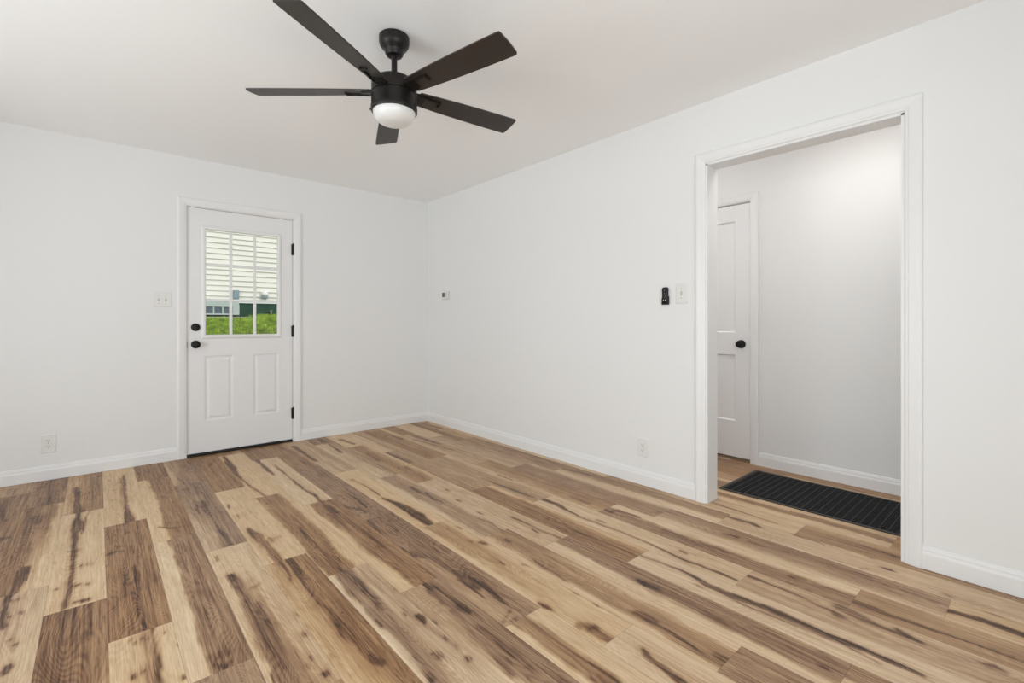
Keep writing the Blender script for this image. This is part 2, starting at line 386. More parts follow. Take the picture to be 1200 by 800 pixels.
FIGURE = [
 (-3,0,0.80,[(-0.385,3.831,0.02),(-0.417,4.017,0.03),(-0.445,4.213,0.01)]),
 (-3,0,0.85,[(-0.356,3.516,0.05),(-0.394,3.512,0.05)]),
 (-3,1,0.75,[(-0.401,4.53,0.012),(-0.409,4.372,0.008)]),
 (-2,0,0.78,[(-0.261,3.784,0.05),(-0.247,3.681,0.05)]),
 (-2,0,0.80,[(-0.248,3.042,0.03),(-0.252,2.905,0.05),(-0.252,2.738,0.03)]),
 (-2,0,0.72,[(-0.231,3.037,0.015),(-0.23,2.886,0.02)]),
 (-2,1,0.78,[(-0.242,4.457,0.01),(-0.237,4.222,0.04),(-0.226,4.022,0.08)]),
 (-2,-1,0.82,[(-0.27,2.786,0.03),(-0.265,2.638,0.035),(-0.259,2.498,0.03)]),
 (-2,-1,0.85,[(-0.252,2.715,0.012),(-0.246,2.702,0.012)]),
 (-2,-1,0.85,[(-0.235,2.716,0.014),(-0.23,2.703,0.014)]),
 (-2,-1,0.85,[(-0.217,2.582,0.016),(-0.212,2.57,0.016)]),
 (-2,-1,0.85,[(-0.245,2.571,0.014),(-0.24,2.56,0.014)]),
 (-2,-1,0.85,[(-0.231,2.382,0.012),(-0.226,2.371,0.012)]),
 (-2,-1,0.85,[(-0.215,2.339,0.016),(-0.21,2.329,0.016)]),
 (-2,-1,0.85,[(-0.217,2.197,0.035),(-0.212,2.188,0.035)]),
 (-2,-1,0.85,[(-0.226,2.175,0.03),(-0.221,2.166,0.03)]),
 (-1,-1,0.88,[(-0.095,2.298,0.012),(-0.098,2.265,0.03),(-0.098,2.231,0.02)]),
 (-1,-1,0.75,[(-0.095,2.42,0.02),(-0.096,2.324,0.035),(-0.093,2.15,0.04),(-0.088,1.954,0.045)]),
 (-1,1,0.78,[(-0.107,4.295,0.03),(-0.09,3.903,0.045),(-0.081,3.674,0.045)]),
 (-1,0,0.80,[(-0.082,3.741,0.04),(-0.084,3.509,0.055),(-0.084,3.37,0.035),(-0.084,3.241,0.03),(-0.086,3.101,0.045),(-0.082,2.947,0.024),(-0.086,2.806,0.02),(-0.085,2.673,0.02),(-0.094,2.51,0.018)]),
 (-1,0,0.72,[(-0.038,3.718,0.012),(-0.053,3.511,0.012),(-0.057,3.332,0.006)]),
 (-1,0,0.80,[(-0.105,3.117,0.012),(-0.081,3.107,0.016)]),
 (-1,0,0.82,[(-0.152,3.009,0.014),(-0.147,3.003,0.014)]),
 (-1,0,0.82,[(-0.058,2.896,0.012),(-0.052,2.891,0.012)]),
 (-1,0,0.82,[(-0.032,2.893,0.012),(-0.026,2.888,0.012)]),
 (-1,0,0.82,[(-0.072,2.696,0.014),(-0.067,2.691,0.014)]),
 (-1,0,0.82,[(-0.065,2.698,0.016),(-0.059,2.693,0.016)]),
 (-1,0,0.82,[(-0.03,2.676,0.013),(-0.024,2.671,0.013)]),
 (-1,0,0.82,[(-0.036,2.526,0.03),(-0.031,2.522,0.03)]),
 (-1,0,0.82,[(-0.063,2.535,0.016),(-0.058,2.53,0.016)]),
 (-2,0,0.82,[(-0.188,3.408,0.01),(-0.182,3.402,0.01)]),
 (-1,0,0.82,[(-0.13,2.712,0.01),(-0.125,2.708,0.01)]),
 (-1,1,0.80,[(-0.037,4.107,0.012),(-0.07,4.075,0.01)]),
 (0,0,0.85,[(0.03,2.944,0.02),(0.049,2.96,0.035),(0.068,2.966,0.02),(0.099,2.939,0.006)]),
 (0,0,0.70,[(0.069,3.034,0.01),(0.114,2.996,0.02),(0.135,2.885,0.012)]),
 (0,0,0.75,[(0.125,2.736,0.02),(0.124,2.65,0.055),(0.122,2.492,0.035)]),
 (0,0,0.85,[(0.121,2.71,0.016),(0.119,2.495,0.022),(0.119,2.376,0.018),(0.12,2.252,0.008),(0.126,2.142,0.018)]),
 (0,0,0.85,[(0.087,2.682,0.01),(0.086,2.566,0.014),(0.088,2.449,0.01)]),
 (0,0,0.80,[(0.032,2.827,0.01),(0.035,2.815,0.01)]),
 (0,-1,0.80,[(0.146,2.144,0.02),(0.146,2.081,0.01),(0.145,1.996,0.02),(0.144,1.917,0.03),(0.141,1.798,0.028),(0.139,1.672,0.02)]),
 (0,-1,0.45,[(0.127,2.116,0.03),(0.131,1.954,0.03),(0.124,1.791,0.03)]),
 (0,-1,0.80,[(0.116,2.096,0.02),(0.118,2.082,0.02)]),
 (0,-1,0.80,[(0.128,2.086,0.014),(0.129,2.073,0.014)]),
 (0,-1,0.80,[(0.085,2.112,0.012),(0.086,2.098,0.012)]),
 (0,-1,0.80,[(0.097,2.077,0.01),(0.099,2.065,0.01)]),
 (0,-1,0.80,[(0.109,1.892,0.016),(0.111,1.881,0.016)]),
 (0,-1,0.80,[(0.084,1.885,0.018),(0.085,1.874,0.018)]),
 (0,-1,0.80,[(0.178,2.084,0.01),(0.179,2.071,0.01)]),
 (0,-1,0.80,[(0.204,1.978,0.012),(0.206,1.965,0.012)]),
 (0,-1,0.80,[(0.204,1.781,0.018),(0.205,1.77,0.018)]),
 (0,1,0.75,[(0.144,4.429,0.012),(0.134,3.999,0.02),(0.131,3.674,0.028),(0.131,3.442,0.05),(0.137,3.33,0.05)]),
 (0,1,0.50,[(0.127,4.344,0.008),(0.108,3.558,0.008)]),
 (0,1,0.75,[(0.063,4.328,0.012),(0.067,4.324,0.012)]),
 (0,1,0.75,[(0.115,4.236,0.012),(0.119,4.232,0.012)]),
 (0,1,0.75,[(0.084,4.063,0.012),(0.089,4.059,0.012)]),
 (0,1,0.75,[(0.068,3.839,0.012),(0.072,3.836,0.012)]),
 (1,0,0.75,[(0.253,3.172,0.01),(0.295,3.107,0.022),(0.339,3.096,0.02)]),
 (1,0,0.62,[(0.29,3.212,0.03),(0.339,3.169,0.04)]),
 (1,0,0.65,[(0.308,3.705,0.03),(0.331,3.666,0.02)]),
 (1,0,0.50,[(0.298,3.022,0.05),(0.324,2.96,0.03)]),
 (1,-1,0.65,[(0.302,2.403,0.03),(0.323,2.377,0.03)]),
 (1,-1,0.58,[(0.323,2.316,0.05),(0.334,2.226,0.03)]),
 (1,-1,0.80,[(0.316,2.761,0.009),(0.319,2.758,0.009)]),
 (1,-1,0.85,[(0.285,1.778,0.03),(0.306,1.745,0.04),(0.329,1.755,0.02)]),
 (1,-1,0.68,[(0.287,1.818,0.05),(0.325,1.811,0.05),(0.34,1.814,0.02)]),
 (2,0,0.70,[(0.413,3.776,0.03),(0.458,3.758,0.04),(0.514,3.752,0.03)]),
 (2,0,0.62,[(0.465,3.817,0.05),(0.516,3.563,0.05)]),
 (2,0,0.80,[(0.48,3.441,0.045),(0.479,3.283,0.035),(0.482,3.135,0.008),(0.488,3.039,0.008),(0.486,2.912,0.02),(0.487,2.779,0.04),(0.493,2.688,0.07)]),
 (2,0,0.80,[(0.448,3.433,0.012),(0.445,3.247,0.008)]),
 (3,1,0.78,[(0.723,3.591,0.01),(0.665,3.394,0.014)]),
 (3,0,0.80,[(0.594,3.288,0.012),(0.594,3.217,0.012)]),
 (3,0,0.80,[(0.603,3.077,0.012),(0.6,3.001,0.014)]),
 (2,-1,0.80,[(0.419,2.593,0.012),(0.418,2.541,0.014)]),
 (2,-1,0.84,[(0.436,2.358,0.03),(0.439,2.31,0.045),(0.443,2.229,0.035)]),
 (2,-1,0.68,[(0.441,2.282,0.04),(0.447,2.128,0.05),(0.45,1.978,0.05),(0.45,1.834,0.05),(0.453,1.738,0.04),(0.454,1.62,0.03)]),
 (2,-1,0.80,[(0.474,2.058,0.014),(0.475,1.915,0.02),(0.469,1.8,0.012),(0.461,1.692,0.01)]),
 (2,-1,0.60,[(0.458,2.182,0.012),(0.491,2.187,0.02),(0.513,2.201,0.012)]),
 (2,-1,0.80,[(0.411,1.618,0.012),(0.407,1.565,0.012)]),
 (3,0,0.80,[(0.607,2.834,0.02),(0.613,2.733,0.04),(0.617,2.628,0.03)]),
 (3,0,0.66,[(0.622,2.7,0.04),(0.625,2.549,0.05),(0.628,2.411,0.06),(0.633,2.322,0.07)]),
 (3,0,0.62,[(0.663,2.638,0.02),(0.662,2.589,0.02)]),
 (3,0,0.55,[(0.657,2.618,0.01),(0.714,2.619,0.012)]),
 (3,-1,0.82,[(0.671,2.351,0.03),(0.666,2.233,0.045),(0.657,2.111,0.035),(0.655,1.977,0.014),(0.66,1.895,0.012),(0.664,1.833,0.012),(0.666,1.768,0.02),(0.668,1.707,0.035),(0.667,1.657,0.045)]),
 (3,-1,0.82,[(0.632,2.344,0.016),(0.629,2.227,0.014),(0.624,2.139,0.008)]),
 (3,-1,0.68,[(0.67,1.68,0.04),(0.673,1.604,0.06),(0.684,1.525,0.07),(0.689,1.44,0.06)]),
 (3,-1,0.88,[(0.678,1.486,0.025),(0.683,1.451,0.045),(0.692,1.427,0.03)]),
 (2,-1,0.82,[(0.567,1.89,0.01),(0.568,1.874,0.01)]),
 (2,-1,0.82,[(0.55,1.747,0.018),(0.551,1.734,0.018)]),
 (2,-1,0.82,[(0.538,1.507,0.022),(0.54,1.496,0.022)]),
 (2,-1,0.82,[(0.507,1.579,0.01),(0.509,1.567,0.01)]),
 (2,-1,0.82,[(0.525,1.609,0.01),(0.527,1.598,0.01)]),
 (6,1,0.78,[(1.232,2.977,0.02),(1.222,2.849,0.03),(1.209,2.697,0.01)]),
 (6,1,0.75,[(1.097,2.83,0.02),(1.153,2.712,0.04),(1.169,2.63,0.03)]),
 (6,1,0.80,[(1.153,2.712,0.03),(1.177,2.624,0.01)]),
 (4,0,0.78,[(0.82,2.662,0.008),(0.804,2.528,0.022),(0.814,2.456,0.012),(0.817,2.357,0.01),(0.812,2.218,0.01),(0.815,2.083,0.016),(0.832,2.03,0.02)]),
 (4,0,0.62,[(0.82,2.527,0.04),(0.82,2.426,0.04),(0.824,2.155,0.05)]),
 (4,-1,0.75,[(0.815,2.064,0.04),(0.821,2.003,0.05),(0.827,1.927,0.05),(0.824,1.821,0.045),(0.822,1.709,0.03)]),
 (4,-1,0.80,[(0.774,1.653,0.012),(0.773,1.602,0.012)]),
 (4,-1,0.80,[(0.919,1.795,0.01),(0.919,1.771,0.012)]),
 (4,-1,0.82,[(0.906,1.565,0.03),(0.905,1.545,0.03)]),
 (4,-1,0.82,[(0.9,1.537,0.02),(0.9,1.517,0.02)]),
 (5,-1,0.82,[(0.933,1.508,0.014),(0.932,1.489,0.014)]),
 (4,-1,0.82,[(0.912,1.406,0.018),(0.911,1.389,0.018)]),
 (4,-1,0.82,[(0.917,1.35,0.01),(0.916,1.333,0.01)]),
 (4,-1,0.82,[(0.911,1.272,0.014),(0.91,1.257,0.014)]),
 (4,-1,0.82,[(0.924,1.266,0.014),(0.923,1.251,0.014)]),
 (4,-1,0.82,[(0.775,1.276,0.03),(0.775,1.262,0.03)]),
 (4,-1,0.82,[(0.782,1.385,0.012),(0.783,1.369,0.012)]),
 (4,-1,0.82,[(0.87,1.624,0.01),(0.87,1.603,0.01)]),
 (4,-1,0.70,[(0.839,1.356,0.035),(0.846,1.334,0.04)]),
 (4,-1,0.55,[(0.886,1.653,0.006),(0.89,1.513,0.006),(0.907,1.399,0.006),(0.922,1.317,0.005)]),
 (4,-1,0.50,[(0.813,1.457,0.008),(0.804,1.314,0.01),(0.795,1.226,0.01)]),
 (5,-1,0.85,[(1.037,1.743,0.03),(1.039,1.691,0.05),(1.035,1.645,0.05),(1.026,1.582,0.04)]),
 (5,-1,0.70,[(1.036,1.66,0.05),(1.045,1.581,0.08),(1.054,1.506,0.08)]),
 (5,-1,0.88,[(1.054,1.528,0.03),(1.057,1.482,0.05),(1.06,1.458,0.03)]),
 (5,-1,0.68,[(1.02,1.514,0.03),(1.019,1.413,0.02),(0.996,1.339,0.015),(0.99,1.241,0.02),(0.975,1.116,0.03)]),
 (5,-1,0.65,[(1.033,1.368,0.06),(1.03,1.222,0.07),(1.028,1.094,0.07)]),
 (5,-1,0.75,[(1.034,1.264,0.02),(1.02,1.167,0.025)]),
 (5,0,0.85,[(1.043,2.877,0.04),(1.05,2.801,0.045),(1.05,2.734,0.03)]),
 (5,0,0.75,[(1.046,3.061,0.03),(1.028,2.891,0.04),(1.019,2.729,0.03),(1.009,2.554,0.02),(1.003,2.446,0.01)]),
 (5,0,0.78,[(1.039,2.199,0.02),(1.04,2.174,0.02)]),
 (5,0,0.62,[(1.081,2.953,0.06),(1.074,2.85,0.06)]),
 (5,0,0.65,[(1.064,2.393,0.05),(1.06,2.168,0.04)]),
 (5,1,0.78,[(1.03,3.955,0.01),(1.026,3.763,0.012),(1.027,3.462,0.014),(1.026,3.261,0.02),(1.04,3.105,0.03),(1.031,2.96,0.03)]),
 (4,1,0.78,[(0.779,4.483,0.04),(0.768,4.155,0.06),(0.757,3.92,0.05),(0.764,3.739,0.02),(0.785,3.451,0.012),(0.807,3.231,0.01)]),
 (5,1,0.78,[(0.967,4.454,0.03),(0.959,4.137,0.05),(0.959,3.96,0.04),(0.957,3.719,0.014)]),
 (3,1,0.70,[(0.713,4.444,0.03),(0.632,4.217,0.02)]),
 (2,1,0.75,[(0.427,4.082,0.02),(0.46,3.777,0.006)]),
 (6,0,0.90,[(1.135,2.033,0.03),(1.14,1.985,0.055),(1.151,1.942,0.03)]),
 (6,0,0.70,[(1.14,2.075,0.06),(1.173,1.956,0.08),(1.196,1.809,0.06)]),
 (6,0,0.82,[(1.186,1.759,0.02),(1.194,1.705,0.04),(1.199,1.637,0.04),(1.187,1.561,0.02)]),
 (6,0,0.60,[(1.189,2.382,0.08),(1.161,2.14,0.08),(1.204,1.929,0.09)]),
 (6,0,0.85,[(1.165,1.676,0.014),(1.168,1.595,0.02),(1.166,1.499,0.01)]),
 (6,0,0.85,[(1.211,1.653,0.014),(1.214,1.597,0.03),(1.214,1.521,0.04),(1.207,1.463,0.03),(1.201,1.415,0.014),(1.199,1.372,0.008)]),
 (6,0,0.82,[(1.193,2.281,0.03),(1.219,2.43,0.03)]),
 (6,0,0.75,[(1.136,2.533,0.02),(1.123,2.397,0.025),(1.111,2.311,0.02)]),
 (6,1,0.75,[(1.24,3.096,0.02),(1.236,2.934,0.03)]),
 (7,-1,0.85,[(1.308,1.329,0.012),(1.31,1.297,0.03),(1.311,1.267,0.014)]),
 (6,0,0.75,[(1.091,1.318,0.012),(1.203,1.376,0.01),(1.202,1.307,0.014),(1.142,1.325,0.012)]),
 (6,0,0.82,[(1.163,1.307,0.02),(1.163,1.274,0.016)]),
 (6,-1,0.60,[(1.185,1.217,0.006),(1.188,1.095,0.008),(1.188,1.02,0.008)]),
 (6,-1,0.80,[(1.196,0.991,0.008),(1.206,0.914,0.02),(1.205,0.878,0.02)]),
 (6,-1,0.75,[(1.148,0.918,0.02),(1.15,0.953,0.01)]),
 (7,-1,0.88,[(1.337,1.116,0.03),(1.336,1.091,0.05),(1.332,1.057,0.035)]),
 (7,-1,0.65,[(1.331,1.064,0.04),(1.336,1.012,0.05),(1.34,0.945,0.05),(1.341,0.896,0.04)]),
 (7,-2,0.88,[(1.378,0.907,0.03),(1.369,0.882,0.02)]),
 (7,-2,0.72,[(1.363,0.888,0.04),(1.353,0.825,0.05),(1.344,0.747,0.05)]),
 (7,-1,0.55,[(1.318,1.132,0.03),(1.344,1.122,0.02)]),
 (7,-1,0.80,[(1.46,1.18,0.01),(1.459,1.167,0.01)]),
 (7,-1,0.70,[(1.465,1.285,0.01),(1.468,1.274,0.01)]),
 (7,-1,0.78,[(1.444,1.893,0.022),(1.449,1.864,0.022)]),
 (7,-1,0.78,[(1.456,2.12,0.012),(1.461,2.087,0.012)]),
 (7,-1,0.78,[(1.386,1.674,0.02),(1.39,1.65,0.02)]),
 (7,-1,0.78,[(1.407,1.95,0.01),(1.412,1.921,0.01)]),
 (8,0,0.78,[(1.566,2.529,0.01),(1.571,2.488,0.01)]),
 (9,0,0.78,[(1.73,2.646,0.018),(1.733,2.601,0.018)]),
 (9,0,0.78,[(1.681,2.447,0.018),(1.685,2.407,0.018)]),
 (9,0,0.78,[(1.661,2.201,0.014),(1.664,2.165,0.014)]),
 (7,0,0.84,[(1.347,2.778,0.012),(1.355,2.714,0.05),(1.369,2.628,0.06),(1.374,2.501,0.07),(1.375,2.386,0.07),(1.364,2.273,0.05),(1.36,2.162,0.015),(1.36,2.081,0.008)]),
 (7,0,0.75,[(1.346,3.254,0.008),(1.361,3.034,0.01),(1.355,2.83,0.012)]),
 (8,0,0.70,[(1.576,2.823,0.03),(1.57,2.702,0.03)]),
 (8,0,0.75,[(1.591,2.663,0.03),(1.581,2.554,0.03),(1.591,2.452,0.012)]),
 (8,-1,0.80,[(1.525,1.594,0.008),(1.51,1.496,0.012),(1.506,1.369,0.01)]),
 (7,-1,0.75,[(1.455,1.594,0.01),(1.462,1.567,0.01)]),
 (8,0,0.82,[(1.61,2.133,0.006),(1.629,2.041,0.01),(1.613,1.913,0.01)]),
 (8,-1,0.75,[(1.556,1.832,0.03),(1.56,1.804,0.03)]),
 (8,-1,0.60,[(1.554,1.885,0.01),(1.582,1.797,0.01)]),
 (9,0,0.72,[(1.762,2.016,0.02),(1.77,1.918,0.02),(1.765,1.78,0.02),(1.778,1.663,0.03)]),
 (9,0,0.75,[(1.742,1.828,0.03),(1.734,1.78,0.02)]),
 (8,-1,0.80,[(1.523,0.999,0.01),(1.532,0.945,0.014),(1.533,0.894,0.02),(1.525,0.847,0.022),(1.523,0.809,0.02),(1.511,0.764,0.01),(1.515,0.708,0.008),(1.512,0.661,0.01)]),
 (8,-1,0.70,[(1.543,0.741,0.03),(1.542,0.715,0.05),(1.547,0.701,0.03)]),
 (8,-1,0.75,[(1.537,1.042,0.03),(1.543,1.008,0.03),(1.545,0.966,0.03)]),
 (9,-1,0.88,[(1.741,1.163,0.03),(1.74,1.129,0.05),(1.744,1.099,0.04)]),
 (9,-1,0.75,[(1.745,1.108,0.05),(1.761,1.035,0.05),(1.747,0.953,0.04)]),
 (9,-1,0.80,[(1.717,0.884,0.01),(1.72,0.82,0.016),(1.719,0.782,0.01)]),
 (9,-1,0.60,[(1.748,1.046,0.06),(1.738,0.797,0.06)]),
 (10,0,0.82,[(1.891,1.873,0.016),(1.913,1.764,0.02),(1.901,1.662,0.02),(1.905,1.578,0.018),(1.916,1.505,0.014),(1.913,1.399,0.012),(1.923,1.322,0.01)]),
 (10,0,0.60,[(1.901,2.024,0.06),(1.924,1.906,0.05),(1.895,1.779,0.04)]),
 (10,-1,0.82,[(1.93,1.361,0.006),(1.933,1.291,0.012),(1.944,1.207,0.012),(1.947,1.123,0.02),(1.949,1.083,0.02),(1.943,1.032,0.025),(1.922,0.953,0.03),(1.919,0.88,0.035),(1.929,0.816,0.04),(1.939,0.74,0.04),(1.937,0.664,0.045),(1.935,0.593,0.05),(1.933,0.525,0.05),(1.938,0.451,0.055),(1.941,0.393,0.045),(1.939,0.337,0.035),(1.938,0.274,0.02)]),
 (10,-1,0.80,[(1.911,0.912,0.006),(1.894,0.802,0.008),(1.904,0.653,0.01),(1.91,0.558,0.01),(1.916,0.47,0.01),(1.903,0.374,0.01)]),
 (10,-1,0.70,[(1.894,0.994,0.008),(1.888,0.965,0.01)]),
 (9,-1,0.78,[(1.822,0.525,0.014),(1.825,0.511,0.014)]),
 (9,-1,0.88,[(1.748,0.494,0.02),(1.743,0.478,0.02)]),
 (11,-1,0.80,[(2.089,2.129,0.04),(2.091,2.071,0.05),(2.098,1.991,0.045),(2.078,1.903,0.035),(2.069,1.828,0.02),(2.052,1.762,0.014),(2.061,1.678,0.008),(2.062,1.562,0.008),(2.07,1.46,0.008),(2.07,1.383,0.012)]),
 (11,-1,0.82,[(2.07,1.383,0.012),(2.067,1.312,0.014),(2.053,1.197,0.014),(2.047,1.117,0.016),(2.057,1.068,0.018),(2.055,0.999,0.03),(2.056,0.943,0.03),(2.053,0.89,0.03)]),
 (11,-1,0.75,[(2.118,1.186,0.02),(2.113,1.156,0.02)]),
 (11,-1,0.60,[(2.097,1.677,0.02),(2.099,1.631,0.02)]),
 (11,-2,0.75,[(2.126,0.9,0.04),(2.125,0.846,0.045),(2.123,0.794,0.03),(2.129,0.73,0.03),(2.121,0.664,0.02),(2.107,0.601,0.014),(2.106,0.558,0.02),(2.092,0.535,0.04),(2.088,0.518,0.02)]),
 (11,-2,0.68,[(2.156,0.543,0.05),(2.141,0.472,0.05),(2.132,0.395,0.04),(2.135,0.302,0.03)]),
 (11,-2,0.60,[(2.093,0.527,0.01),(2.077,0.468,0.008)]),
 (11,-2,0.85,[(2.154,0.37,0.03),(2.142,0.337,0.04),(2.131,0.305,0.02)]),
 (11,-2,0.80,[(2.148,0.16,0.012),(2.151,0.127,0.03),(2.15,0.108,0.012)]),
 (12,-1,0.75,[(2.246,1.179,0.03),(2.259,1.12,0.04),(2.272,1.062,0.03)]),
 (12,-1,0.65,[(2.256,1.351,0.04),(2.245,1.156,0.05),(2.27,1.041,0.04)]),
 (12,-1,0.85,[(2.257,0.757,0.02),(2.253,0.742,0.02)]),
 (12,-1,0.78,[(2.264,1.81,0.012),(2.238,1.696,0.03),(2.296,1.679,0.03),(2.306,1.541,0.02)]),
 (12,0,0.70,[(2.245,2.012,0.02),(2.246,1.861,0.03)]),
 (12,-2,0.75,[(2.24,0.522,0.04),(2.238,0.494,0.05),(2.241,0.454,0.05),(2.237,0.401,0.03),(2.244,0.329,0.02),(2.252,0.272,0.016),(2.258,0.206,0.014),(2.264,0.144,0.014),(2.261,0.066,0.014)]),
 (13,-1,0.82,[(2.463,1.116,0.02),(2.467,1.1,0.012),(2.467,1.074,0.03)]),
 (13,0,0.72,[(2.443,1.517,0.02),(2.454,1.507,0.02)]),
 (13,-1,0.65,[(2.508,0.575,0.02),(2.508,0.547,0.03),(2.497,0.52,0.02)]),
 (13,-1,0.70,[(2.464,1.001,0.03),(2.464,0.941,0.02)]),
 (13,-1,0.55,[(2.486,0.91,0.04),(2.498,0.713,0.05),(2.475,0.487,0.05),(2.493,0.301,0.03)]),
 (13,-2,0.85,[(2.441,0.28,0.05),(2.453,0.247,0.06),(2.461,0.179,0.06),(2.455,0.113,0.065),(2.449,0.051,0.06),(2.429,-0.044,0.05)]),
 (14,-1,0.82,[(2.65,0.509,0.012),(2.649,0.49,0.025),(2.648,0.472,0.012)]),
 (14,-1,0.75,[(2.718,0.573,0.02),(2.716,0.553,0.01)]),
 (14,-1,0.78,[(2.593,0.3,0.012),(2.578,0.273,0.014)]),
 (13,-2,0.70,[(2.543,0.162,0.01),(2.545,0.139,0.01)]),
 (14,-1,0.60,[(2.572,0.567,0.01),(2.589,0.552,0.01)]),
 (14,-1,0.72,[(2.716,0.882,0.02),(2.721,0.814,0.016),(2.706,0.753,0.008)]),
 (15,-1,0.70,[(2.843,0.634,0.02),(2.842,0.576,0.025),(2.824,0.491,0.03),(2.832,0.4,0.02)]),
 (14,-1,0.75,[(2.692,1.234,0.02),(2.688,1.161,0.03),(2.695,1.095,0.035),(2.684,1.046,0.02)]),
 (14,0,0.70,[(2.711,1.283,0.008),(2.786,1.267,0.008)]),
 (15,0,0.75,[(2.827,1.39,0.006),(2.816,1.241,0.008),(2.808,1.118,0.008),(2.8,1.003,0.008)]),
 (14,0,0.72,[(2.636,2.466,0.02),(2.657,2.365,0.04),(2.66,2.205,0.03)]),
 (14,0,0.55,[(2.662,2.128,0.05),(2.668,1.848,0.05)]),
 (11,0,0.70,[(2.049,2.664,0.02),(2.049,2.522,0.03),(2.05,2.345,0.03),(2.061,2.154,0.03)]),
 (11,0,0.70,[(2.187,2.643,0.03),(2.184,2.498,0.03)]),
 (9,1,0.72,[(1.731,3.256,0.02),(1.759,3.176,0.008)]),
 (12,1,0.65,[(2.327,4.203,0.03),(2.316,3.938,0.05),(2.335,3.669,0.04)]),
 (14,2,0.75,[(2.657,4.608,0.03),(2.671,4.366,0.03),(2.693,4.185,0.02)]),
 (11,1,0.72,[(2.152,4.309,0.02),(2.164,4.07,0.04)]),
 (12,1,0.75,[(2.239,3.962,0.02),(2.263,3.772,0.02),(2.308,3.424,0.02)]),
 (10,1,0.72,[(1.838,3.728,0.05),(1.848,3.549,0.06),(1.856,3.352,0.05)]),
 (9,1,0.70,[(1.766,3.254,0.03),(1.769,3.168,0.03)]),
 (9,2,0.65,[(1.726,4.41,0.05),(1.752,4.178,0.05)]),
 (9,1,0.70,[(1.707,3.807,0.03),(1.689,3.529,0.02)]),
 (8,2,0.70,[(1.575,4.542,0.06),(1.585,4.246,0.05)]),
 (8,1,0.75,[(1.578,4.331,0.02),(1.555,3.975,0.03)]),
 (7,1,0.68,[(1.311,4.446,0.05),(1.311,4.189,0.06),(1.306,3.863,0.05)]),
 (6,1,0.70,[(1.242,3.712,0.02),(1.245,3.572,0.04),(1.245,3.367,0.02)]),
]
PLANK_JOINTS = {-3: 3.13,-2: 2.772,-1: 2.49,0: 2.135,1: 2.95,2: 2.67,3: 2.35,4: 2.07,5: 1.75,6: 1.305,7: 2.23,8: 1.92,9: 1.65,10: 1.29,11: 2.1,12: 1.745,13: 1.49,14: 1.22,15: 0.89,16: 0.53}

